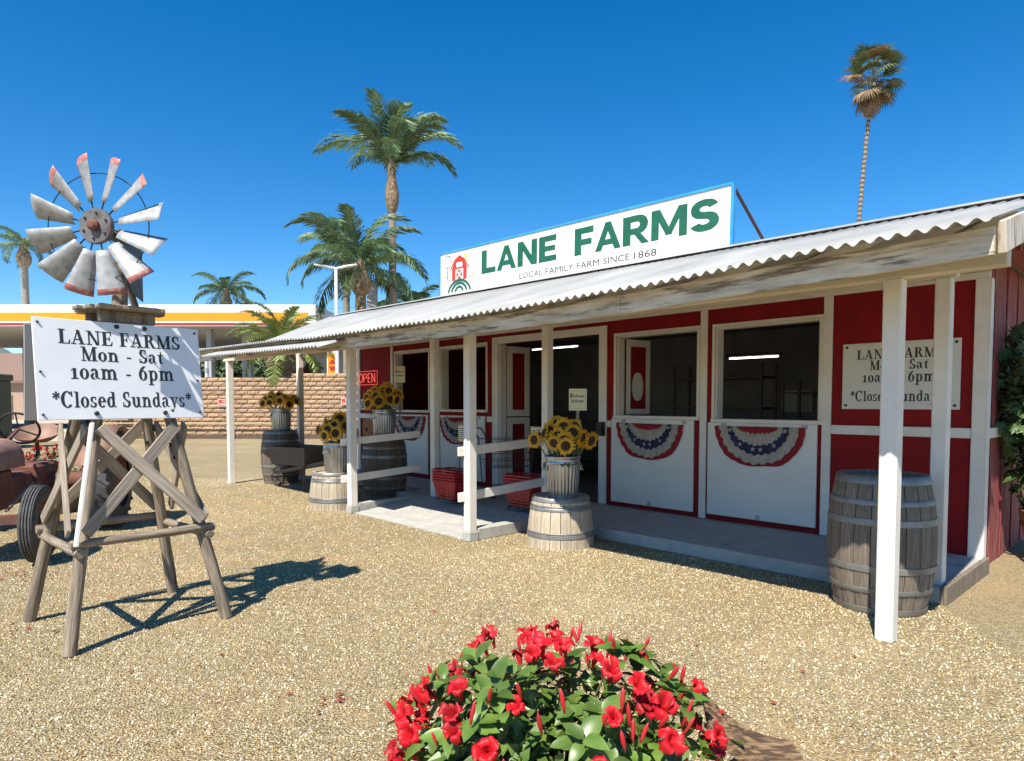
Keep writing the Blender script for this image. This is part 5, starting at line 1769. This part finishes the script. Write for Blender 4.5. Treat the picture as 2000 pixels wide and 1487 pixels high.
# shop at the right of the forecourt
ks = thing('station_shop', 'petrol station shop with stone pillar and dark window', 'building', (-8.6, 33.2, 0))
MB().box(-2.6, .4, 0, 6, 6, 4.0).build('wall', M['soffit'], ks)
MB().box(.35, .30, .3, 1.65, .398, 3.6).build('window', M['glass'], ks)
MB().box(-2.9, -.6, 4.0, 6, 6, 4.4).build('roof', M['soffit'], ks)
for k in range(13):
    for j in range(2):
        put('stone', BR[(k + j) % 7], ks, (1.9 + .24 * (j if k % 2 else 1 - j), -.02 - .01 * (k % 2), k * .30), (0, 0, 0), (.62 if j else .85, 1.4, 1.75))
MB().box(1.75, .1, 0, 2.3, .5, 3.95).build('pillar', M['stone'], ks)
t = thing('exit_banner', 'yellow Do Not Enter banner board behind the block wall', 'sign', (-7.55, 27.7, 0))
MB().box(-.20, -.02, 1.6, .20, .02, 3.55).build('board', M['canopy_yellow'], t)
MB().box(-.25, .021, 1.5, .25, .03, 3.65).build('frame', M['canopy_white'], t)
MB().box(-.05, .031, 0, .05, .06, 3.6).build('post', M['grey_metal'], t)
flat('no_entry_disc', [disc_pts(0, 3.02, .15, .24, 20)], -.021, M['canopy_red'], t)
flat('no_entry_bar', [[(-.11, 2.98), (.11, 2.98), (.11, 3.06), (-.11, 3.06)]], -.0225, M['canopy_yellow'], t)
sans('Do Not', 'lettering', M['canopy_red'], t, -.16, .16, 2.35, 2.55, -.0215, .03)
sans('Enter', 'lettering', M['canopy_red'], t, -.13, .13, 2.02, 2.22, -.0215, .03)
for (x, y, lab) in ((-13.1, 37, 'fuel pump under the canopy behind the porch post'), (-17.5, 36, 'fuel pump under the canopy left of the porch post')):
    t = thing('fuel_pump', lab, 'fuel pump', (x, y, 0), 0, 'fuel pumps under the canopy')
    MB().box(-.45, -.3, 0, .45, .3, 1.9).build('cabinet', M['grey_metal'], t, bevel=.03)
    MB().box(-.40, -.31, 1.25, .40, -.301, 1.8).build('screen_panel', M['canopy_yellow'], t)
    MB().box(-.5, -.35, 1.9, .5, .35, 2.35).build('crown', M['pot'], t, bevel=.02)
    MB().tube([(.46, 0, 1.6), (.62, 0, 1.3), (.6, 0, .6), (.47, 0, .5)], .03, 6).build('hose', M['iron'], t)
t = thing('traffic_cone', 'red traffic cone showing above the block wall', 'cone', (-10.35, 28.6, 1.6))
MB().lathe([(.16, 0), (.05, 1.05), (0, 1.06)], 14).build('cone', M['orange'], t)
MB().box(-.2, -.2, -.04, .2, .2, 0).build('base', M['orange'], t)
t2 = thing('loading_plinth', 'low wall-height plinth behind the block wall', 'plinth', (-10.6, 28.9, 0))
MB().box(-1.6, -.6, 0, 1.6, .6, 1.56).build('block', M['soffit'], t2)
t = thing('display_rack', 'red-topped display rack behind the block wall', 'rack', (-9.75, 29.6, 0))
MB().box(-.75, -.3, 2.75, .75, .3, 2.95).build('top', M['logored'], t)
for x in (-.7, .7):
    MB().box(x - .03, -.03, 0, x + .03, .03, 2.75).build('post', M['grey_metal'], t)
MB().box(-.7, -.02, 1.4, .7, .02, 2.2).build('panel', M['utility_green'], t)
t = thing('bollard', 'slim white striped bollard beyond the block wall', 'bollard', (-13.0, 28.0, 0))
MB().tube([(0, 0, 0), (0, 0, 3.75)], .075, 10).build('tube', M['canopy_white'], t)
for z in (1.7, 2.7):
    MB().tube([(0, 0, z), (0, 0, z + .22)], .079, 10).build('band', M['grey_metal'], t)
# street lamp, pylon
t = thing('street_lamp', 'white twin-arm street lamp in front of the palms', 'street lamp', (-7.15, 26.0 + .9, 0))
MB().tube([(0, 0, 0), (0, 0, 6.92)], [.085, .07], 10).build('pole', M['canopy_white'], t)
for s_ in (-1, 1):
    MB().tube([(0, 0, 6.9), (s_ * .4, 0, 6.97)], .05, 8).build('arm', M['canopy_white'], t)
    MB().add([(s_ * .3, -.13, 6.93), (s_ * .86, -.13, 7.03), (s_ * .86, .13, 7.03), (s_ * .3, .13, 6.93), (s_ * .3, -.13, 7.0), (s_ * .86, -.13, 7.07), (s_ * .86, .13, 7.07), (s_ * .3, .13, 7.0)], [(0, 3, 2, 1), (4, 5, 6, 7), (0, 1, 5, 4), (1, 2, 6, 5), (2, 3, 7, 6), (3, 0, 4, 7)]).build('lamp_head', M['canopy_white'], t)
t = thing('sign_pylon', 'plain pale grey pylon between the palm trunks', 'pylon', (-6.45, 30.5, 0))
MB().box(-.22, -.15, 0, .22, .15, 7.05).build('column', M['grey_metal'], t)
MB().box(-.27, -.2, 0, .27, .2, .4).build('base', M['concrete'], t)

# ---------------------------------------------------------------- palms
def frond_mesh(L, droop, seed, mat, leafl=.62, nl=46, lift=.0, hang=.75, wd=.021):
    rr = random.Random(seed)
    m = MB()
    pts, tang = [], []
    n = 16
    x = z = 0.0
    ang = lift
    for i in range(n + 1):
        pts.append(Vector((x, 0, z)))
        tang.append(Vector((math.cos(ang), 0, math.sin(ang))))
        x += L / n * math.cos(ang)
        z += L / n * math.sin(ang)
        ang -= droop / n * (.4 + 1.4 * i / n)
    m.tube(pts, [.028 * (1 - .85 * i / n) for i in range(n + 1)], 5)
    for k in range(nl):
        t_ = .10 + .90 * (k / nl)
        f = t_ * n
        i = min(int(f), n - 1)
        p = pts[i].lerp(pts[i + 1], f - i)
        tg = tang[i]
        for s_ in (-1, 1):
            ll = leafl * (math.sin(PI * (.12 + .80 * t_)) ** .7) * rr.uniform(.8, 1.15)
            out = Vector((0, s_, 0)) * rr.uniform(.55, .95) + tg * rr.uniform(.35, .75) + Vector((0, 0, rr.uniform(-.1, .45)))
            out.normalize()
            q0 = p
            seg = []
            d = out.copy()
            for j in range(4):
                seg.append(q0)
                d = (d + Vector((0, 0, -hang * (.18 + .26 * j)))).normalized()
                q0 = q0 + d * ll / 3.4
            up = tg.cross(out).normalized() * .0
            wv = (tg - d * tg.dot(d))
            wv = wv.normalized() if wv.length > .1 else Vector((0, 1, 0))
            w0 = [wd * .8, wd, wd * .75, wd * .1]
            vs_ = []
            for q_, w_ in zip(seg, w0):
                vs_ += [q_ - wv * w_, q_ + wv * w_]
            m.add(vs_, [(0, 1, 3, 2), (2, 3, 5, 4), (4, 5, 7, 6)])
    return m.mesh('frond', mat)

def queen_palm(label, loc, hgt, meshes, nf, trunk_r=.16, boot=1.0, scale=1.0, rr=None, bootmat=None, tilts=(-.1, 1.25), lean=(0, 0), trunkmat=None, grp='queen palms behind the petrol station and shop'):
    t = thing('palm_tree', label, 'palm tree', loc, 0, grp)
    n = 12
    top = Vector((lean[0], lean[1], hgt))
    pts = [(top.x * (i / n) ** 1.5, top.y * (i / n) ** 1.5, hgt * i / n) for i in range(n + 1)]
    MB().tube(pts, [trunk_r * (1.25 - .35 * i / n + .03 * math.sin(i * 3)) for i in range(n + 1)], 12).build('trunk', trunkmat or M['trunk'], t, True)
    if boot:
        MB().tube([tuple(top + Vector((0, 0, z))) for z in (-.1, .25 * boot, .6 * boot, 1.05 * boot, 1.5 * boot, 1.9 * boot)], [trunk_r * .95, trunk_r * 1.75, trunk_r * 1.9, trunk_r * 1.25, trunk_r * .9, trunk_r * .45], 12).build('boot', bootmat or M['trunk_rough'], t, True)
    c = top + Vector((0, 0, 1.45 * boot))
    ga = PI * (3 - math.sqrt(5))
    for k in range(nf):
        f = (k + .5) / nf
        pit = tilts[0] + (tilts[1] - tilts[0]) * f + rr.uniform(-.1, .1)
        me = meshes[k % len(meshes)]
        put('frond', me, t, c, (rr.uniform(-.25, .25), -pit, k * ga + rr.uniform(-.3, .3)), (scale * rr.uniform(.85, 1.1),) * 3)
    return t
QF = [frond_mesh(3.6, 1.9, 1, M['frond'], .95, 84, .05, 1.1, .026), frond_mesh(3.3, 1.6, 2, M['frond'], .92, 80, .05, 1.35, .026), frond_mesh(3.2, 2.4, 3, M['frond'], .9, 78, .1, 1.2, .026), frond_mesh(3.0, 1.2, 4, M['frond'], .85, 74, 0, 1.1, .026)]
YF = [frond_mesh(2.2, 1.7, 5, M['frond_light'], .5, 44, .1, .5, .022), frond_mesh(2.0, 1.3, 6, M['frond_light'], .5, 42, .1, .6, .022)]
rp_ = random.Random(17)
queen_palm('tallest queen palm, its trunk rising behind the shop roof', (-5.5, 30.5, 0), 10.2, QF, 19, .17, 1.4, 1.06, rp_, tilts=(.62, 1.5))
queen_palm('shorter queen palm with rough trunk left of the tallest one', (-6.55, 28.6, 0), 6.2, QF, 17, .25, .8, 1.0, rp_, tilts=(-.3, 1.5), trunkmat=M['trunk_rough'])
queen_palm('drooping queen palm beside the street lamp', (-7.9, 31.5, 0), 7.1, QF, 13, .17, .8, .95, rp_, tilts=(-.3, 1.45))
queen_palm('queen palm at the left edge behind the windmill wheel', (-30.2, 41.0, 0), 9.9, QF, 13, .22, .9, .62, rp_, tilts=(-.35, 1.25))
queen_palm('palm crown above the canopy roof', (-19.9, 46.0, 0), 8.0, QF, 14, .22, .8, .78, rp_, tilts=(-.2, 1.1))
queen_palm('smaller palm crown right of the one above the canopy roof', (-18.8, 50.0, 0), 7.1, QF, 10, .22, .8, .75, rp_, tilts=(-.2, .8))
queen_palm('bushy palm behind the left end of the roof sign', (-5.0, 33.0, 0), 5.0, QF, 16, .3, .7, .8, rp_, tilts=(-.2, 1.3))
queen_palm('young yellow-green date palm in front of the canopy', (-9.75, 27.9, 0), 2.75, YF, 34, .36, .7, 1.12, rp_, tilts=(-.35, 1.4), trunkmat=M['trunk_rough'], grp=None)
queen_palm('small far palm behind the windmill platform', (-37.5, 60.0, 0), 8.2, QF, 9, .2, .8, .7, rp_, tilts=(-.2, 1.1))

# tall fan palm on the right
def fan_mesh(seed, mat, rad=.85, n=22):
    rr = random.Random(seed)
    m = MB()
    m.tube([(0, 0, 0), (.5, 0, .05), (.95, 0, 0)], [.02, .016, .012], 5)
    for k in range(n):
        a = math.radians(-105 + 210 * k / (n - 1))
        L = rad * (1 - .25 * abs(a) / 1.9) * rr.uniform(.85, 1.1)
        ca, sa = math.cos(a), math.sin(a)
        w_ = .05
        p = []
        for (f, wf, z) in ((0, .3, 0), (.55, 1, -.04), (.8, .6, -.16), (1.0, .1, -.36)):
            x, y = .95 + L * f * ca, L * f * sa
            p += [(x - w_ * wf * sa, y + w_ * wf * ca, z), (x + w_ * wf * sa, y - w_ * wf * ca, z)]
        m.add(p, [(0, 1, 3, 2), (2, 3, 5, 4), (4, 5, 7, 6)])
    return m.mesh('fan_leaf', mat)
FN = [fan_mesh(s_, M['frond_fan']) for s_ in range(3)]
FD = [fan_mesh(s_ + 9, M['frond_dead'], .8) for s_ in range(3)]
t = thing('fan_palm', 'tall thin fan palm with ringed trunk and dry skirt behind the roof', 'palm tree', (19.5, 38.0, 0))
HP = 19.6
pts = [(.95 * (i / 30) ** 2, 0, HP * i / 30) for i in range(31)]
tm = MB().tube(pts, [.135 - .035 * i / 30 for i in range(31)], 12)
tm.build('trunk', M['trunk'], t, True)
for k in range(40):
    z = 8.4 + k * .265
    f = z / HP
    MB().lathe([(.137 - .035 * f, -.05), (.146 - .035 * f, .0), (.135 - .035 * f, .07)], 12).build('trunk_ring', M['bark'], t, loc=(.95 * f * f, 0, z))
rf = random.Random(4)
ga = PI * (3 - math.sqrt(5))
for k in range(64):
    f = k / 63
    dead = f < .40 or rf.random() < .35
    pit = -1.35 + 2.5 * f ** 1.2 + rf.uniform(-.15, .15)
    zz = HP - .55 + 1.3 * f
    put('dry_fan_leaf' if dead else 'fan_leaf', rf.choice(FD if dead else FN), t, (.95, 0, zz), (rf.uniform(-.4, .4), -pit, k * ga), (rf.uniform(.62, 1.15) * (.85 + .22 * f),) * 3)

# ---------------------------------------------------------------- broadleaf trees under and behind the canopy
def tree(label, loc, blobs, n, rr, mat=None, leaf=.16, trunk_h=2.0, grp='dark trees behind the petrol station'):
    t = thing('tree', label, 'tree', loc, 0, grp)
    m = MB()
    for k in range(n):
        bx_, by_, bz_, br = rr.choice(blobs)
        d = Vector((rr.gauss(0, 1), rr.gauss(0, 1), rr.gauss(0, 1))).normalized()
        f = rr.uniform(.5, 1.05) * (1 + .18 * math.sin(d.x * 7 + d.z * 5 + bx_))
        p = Vector((bx_, by_, bz_)) + Vector((d.x, d.y, d.z * .85)) * br * f
        q = frame_q((rr.gauss(0, 1), rr.gauss(0, 1), rr.gauss(0, 1)), d + Vector((0, 0, .8))).to_matrix().to_4x4()
        mt = Matrix.Translation(p) @ q
        L = leaf * rr.uniform(.6, 1.3)
        m.add([mt @ Vector(v) for v in ((0, 0, 0), (L * .5, -L * .3, 0), (L, 0, -.02), (L * .5, L * .3, 0))], [(0, 1, 2, 3)])
    m.build('crown', mat or M['tree'], t)
    zc = blobs[0][2]
    MB().tube([(0, 0, 0), (.05, 0, trunk_h * .6), (0, .05, zc)], [.22, .16, .08], 8).build('trunk', M['bark'], t)
    for b in blobs[1:5]:
        MB().tube([(0, 0, trunk_h * .7), ((b[0]) * .5, b[1] * .5, (trunk_h + b[2]) * .5), (b[0], b[1], b[2])], [.10, .07, .03], 6).build('limb', M['bark'], t)
    return t
rt__ = random.Random(8)
for k, (x, y, w_, h_, lab) in enumerate(((-27.5, 45, 4.2, 5.2, 'dark tree under the canopy at the far left'), (-22.5, 46, 4.2, 5.4, 'dark tree under the canopy behind the left column'), (-18.0, 47, 4.2, 5.4, 'dark tree under the canopy behind the left porch post'), (-13.6, 46, 4.0, 5.2, 'dark tree under the canopy behind the young palm'), (-9.8, 44, 3.2, 4.2, 'rounded dark tree near the station shop'))):
    bl_ = [(0, 0, h_ * .55, w_ * .55)] + [(rt__.uniform(-w_, w_) * .72, rt__.uniform(-1, 1), h_ * rt__.uniform(.15, .8), w_ * rt__.uniform(.28, .42)) for _ in range(10)]
    tree(lab, (x, y, 0), bl_, 5200, rt__, leaf=.36, trunk_h=1.2)
tree('dark shrub showing over the block wall by the banner', (-9.1, 29.6, 0), [(0, 0, 2.1, .8), (-.5, 0, 2.4, .5), (.4, .1, 1.9, .6), (.1, 0, 2.9, .45)], 2200, rt__, leaf=.15, trunk_h=1.0, grp=None)
tree('pale green tree right of the tallest palm, behind the roof', (-3.9, 37.0, 0), [(0, 0, 5.4, 1.5), (-1.1, 0, 5.2, 1.0), (1.0, .1, 5.3, 1.1), (.2, 0, 6.2, .9)], 3600, rt__, M['frond_light'], .22, 3.0, None)

# ---------------------------------------------------------------- houses and boxes at the far left
def house(label, loc, w_, d_, h_, rh):
    t = thing('house', label, 'house', loc)
    MB().box(-w_ / 2, 0, 0, w_ / 2, d_, h_).build('wall', M['housewall'], t)
    rf_ = MB()
    rf_.add([(-w_ / 2 - .4, -.5, h_ - .1), (w_ / 2 + .4, -.5, h_ - .1), (w_ / 2 + .4, d_ / 2, h_ + rh), (-w_ / 2 - .4, d_ / 2, h_ + rh), (-w_ / 2 - .4, d_ + .5, h_ - .1), (w_ / 2 + .4, d_ + .5, h_ - .1), (-w_ / 2 - .4, -.5, h_ - .3), (w_ / 2 + .4, -.5, h_ - .3)],
            [(0, 1, 2, 3), (3, 2, 5, 4), (6, 7, 1, 0), (6, 0, 3, 4), (1, 7, 5, 2)])
    rf_.build('roof', M['houseroof'], t)
    for k, x in enumerate((-w_ * .3, w_ * .02, w_ * .34)):
        f = MB().box(x - .7, -.05, 1.0, x + .7, -.001, 2.2).build('window', M['canopy_white'], t)
        MB().box(x - .6, -.07, 1.1, x + .6, -.051, 2.1).build('pane', M['glass'], f)
    MB().box(-w_ * .15 - .5, -.05, 0, -w_ * .15 + .5, -.001, 2.1).build('door', M['dark_wood'], t)
    return t
house('tan house with brown roof across the road behind the windmill board', (-41, 56, 0), 14, 9, 3.4, 2.6)
house('second tan house farther along the road at the left edge', (-60, 60, 0), 14, 9, 3.4, 2.8)
t = thing('utility_cabinet', 'dark green utility cabinet at the left edge beyond the tractor', 'cabinet', (-16.75, 20.5, 0))
MB().box(-.75, -.5, 0, .75, .5, 2.15).build('case', M['utility_green'], t, bevel=.03)
MB().box(-.80, -.55, 2.15, .80, .55, 2.35).build('lid', M['utility_green'], t, bevel=.03)
MB().box(-.02, -.515, .1, .02, -.501, 2.1).build('door_seam', M['iron'], t)
t = thing('garage', 'pale grey garage beyond the road behind the windmill board', 'garage', (-27.5, 45.5, 0))
MB().box(-1.4, 0, 0, 2.6, 3, 1.5).build('wall', M['grey_metal'], t)
MB().box(-1.2, -.05, .05, 1.2, -.001, 1.2).build('door', M['canopy_white'], t)
MB().box(-1.6, -.3, 1.5, 2.8, 3.2, 1.65).build('roof', M['grey_metal'], t)

# ---------------------------------------------------------------- power lines, fallen petals
for (za, zb, y, lab) in ((11.6, 11.0, 64, 'upper power line crossing the sky behind the windmill'), (10.6, 10.1, 64, 'lower power line crossing the sky behind the windmill')):
    pts = [(-70 + 62 * k / 16, y, za + (zb - za) * k / 16 - 1.1 * math.sin(PI * k / 16)) for k in range(17)]
    o = MB().tube(pts, .018, 5).build('power_line', M['iron'])
    tag(o, lab, 'wire', 'power lines behind the petrol station')
for k, x in enumerate((-70, -8)):
    t = thing('utility_pole', ('utility pole out at the far left carrying the power lines', 'utility pole hidden behind the palms carrying the power lines')[k], 'pole', (x, 64, 0), 0, 'poles of the power lines')
    MB().tube([(0, 0, 0), (0, 0, 12.0 - .6 * k)], [.16, .12], 8).build('mast', M['bark'], t)
    MB().box(-1.0, -.07, 10.9 - .5 * k, 1.0, .07, 11.05 - .5 * k).build('crossarm', M['bark'], t)
pm = MB()
rfp = random.Random(31)
for (cx_, cy_, n_, s_) in ((-.88, 3.10, 9, .10), (-1.9, 3.3, 4, .3), (-3.15, 4.1, 12, .16), (-4.1, 5.45, 26, .22), (-.6, 4.2, 5, .5), (1.4, 3.4, 5, .4)):
    for k in range(n_):
        x, y = rfp.gauss(cx_, s_), rfp.gauss(cy_, s_ * .6)
        a = rfp.uniform(0, 6.3)
        L, W_ = rfp.uniform(.012, .03), rfp.uniform(.006, .012)
        ca, sa = math.cos(a), math.sin(a)
        pm.add([(x - L * ca, y - L * sa, .010), (x + W_ * sa, y - W_ * ca, .016), (x + L * ca, y + L * sa, .013), (x - W_ * sa, y + W_ * ca, .019)], [(0, 1, 2, 3)])
o = pm.build('fallen_petals', surf('dry_red_petal', (.30, .03, .02), (.20, .06, .03), 30, rough=.8))
tag(o, 'dry red petals blown across the gravel', 'petals', kind='stuff')
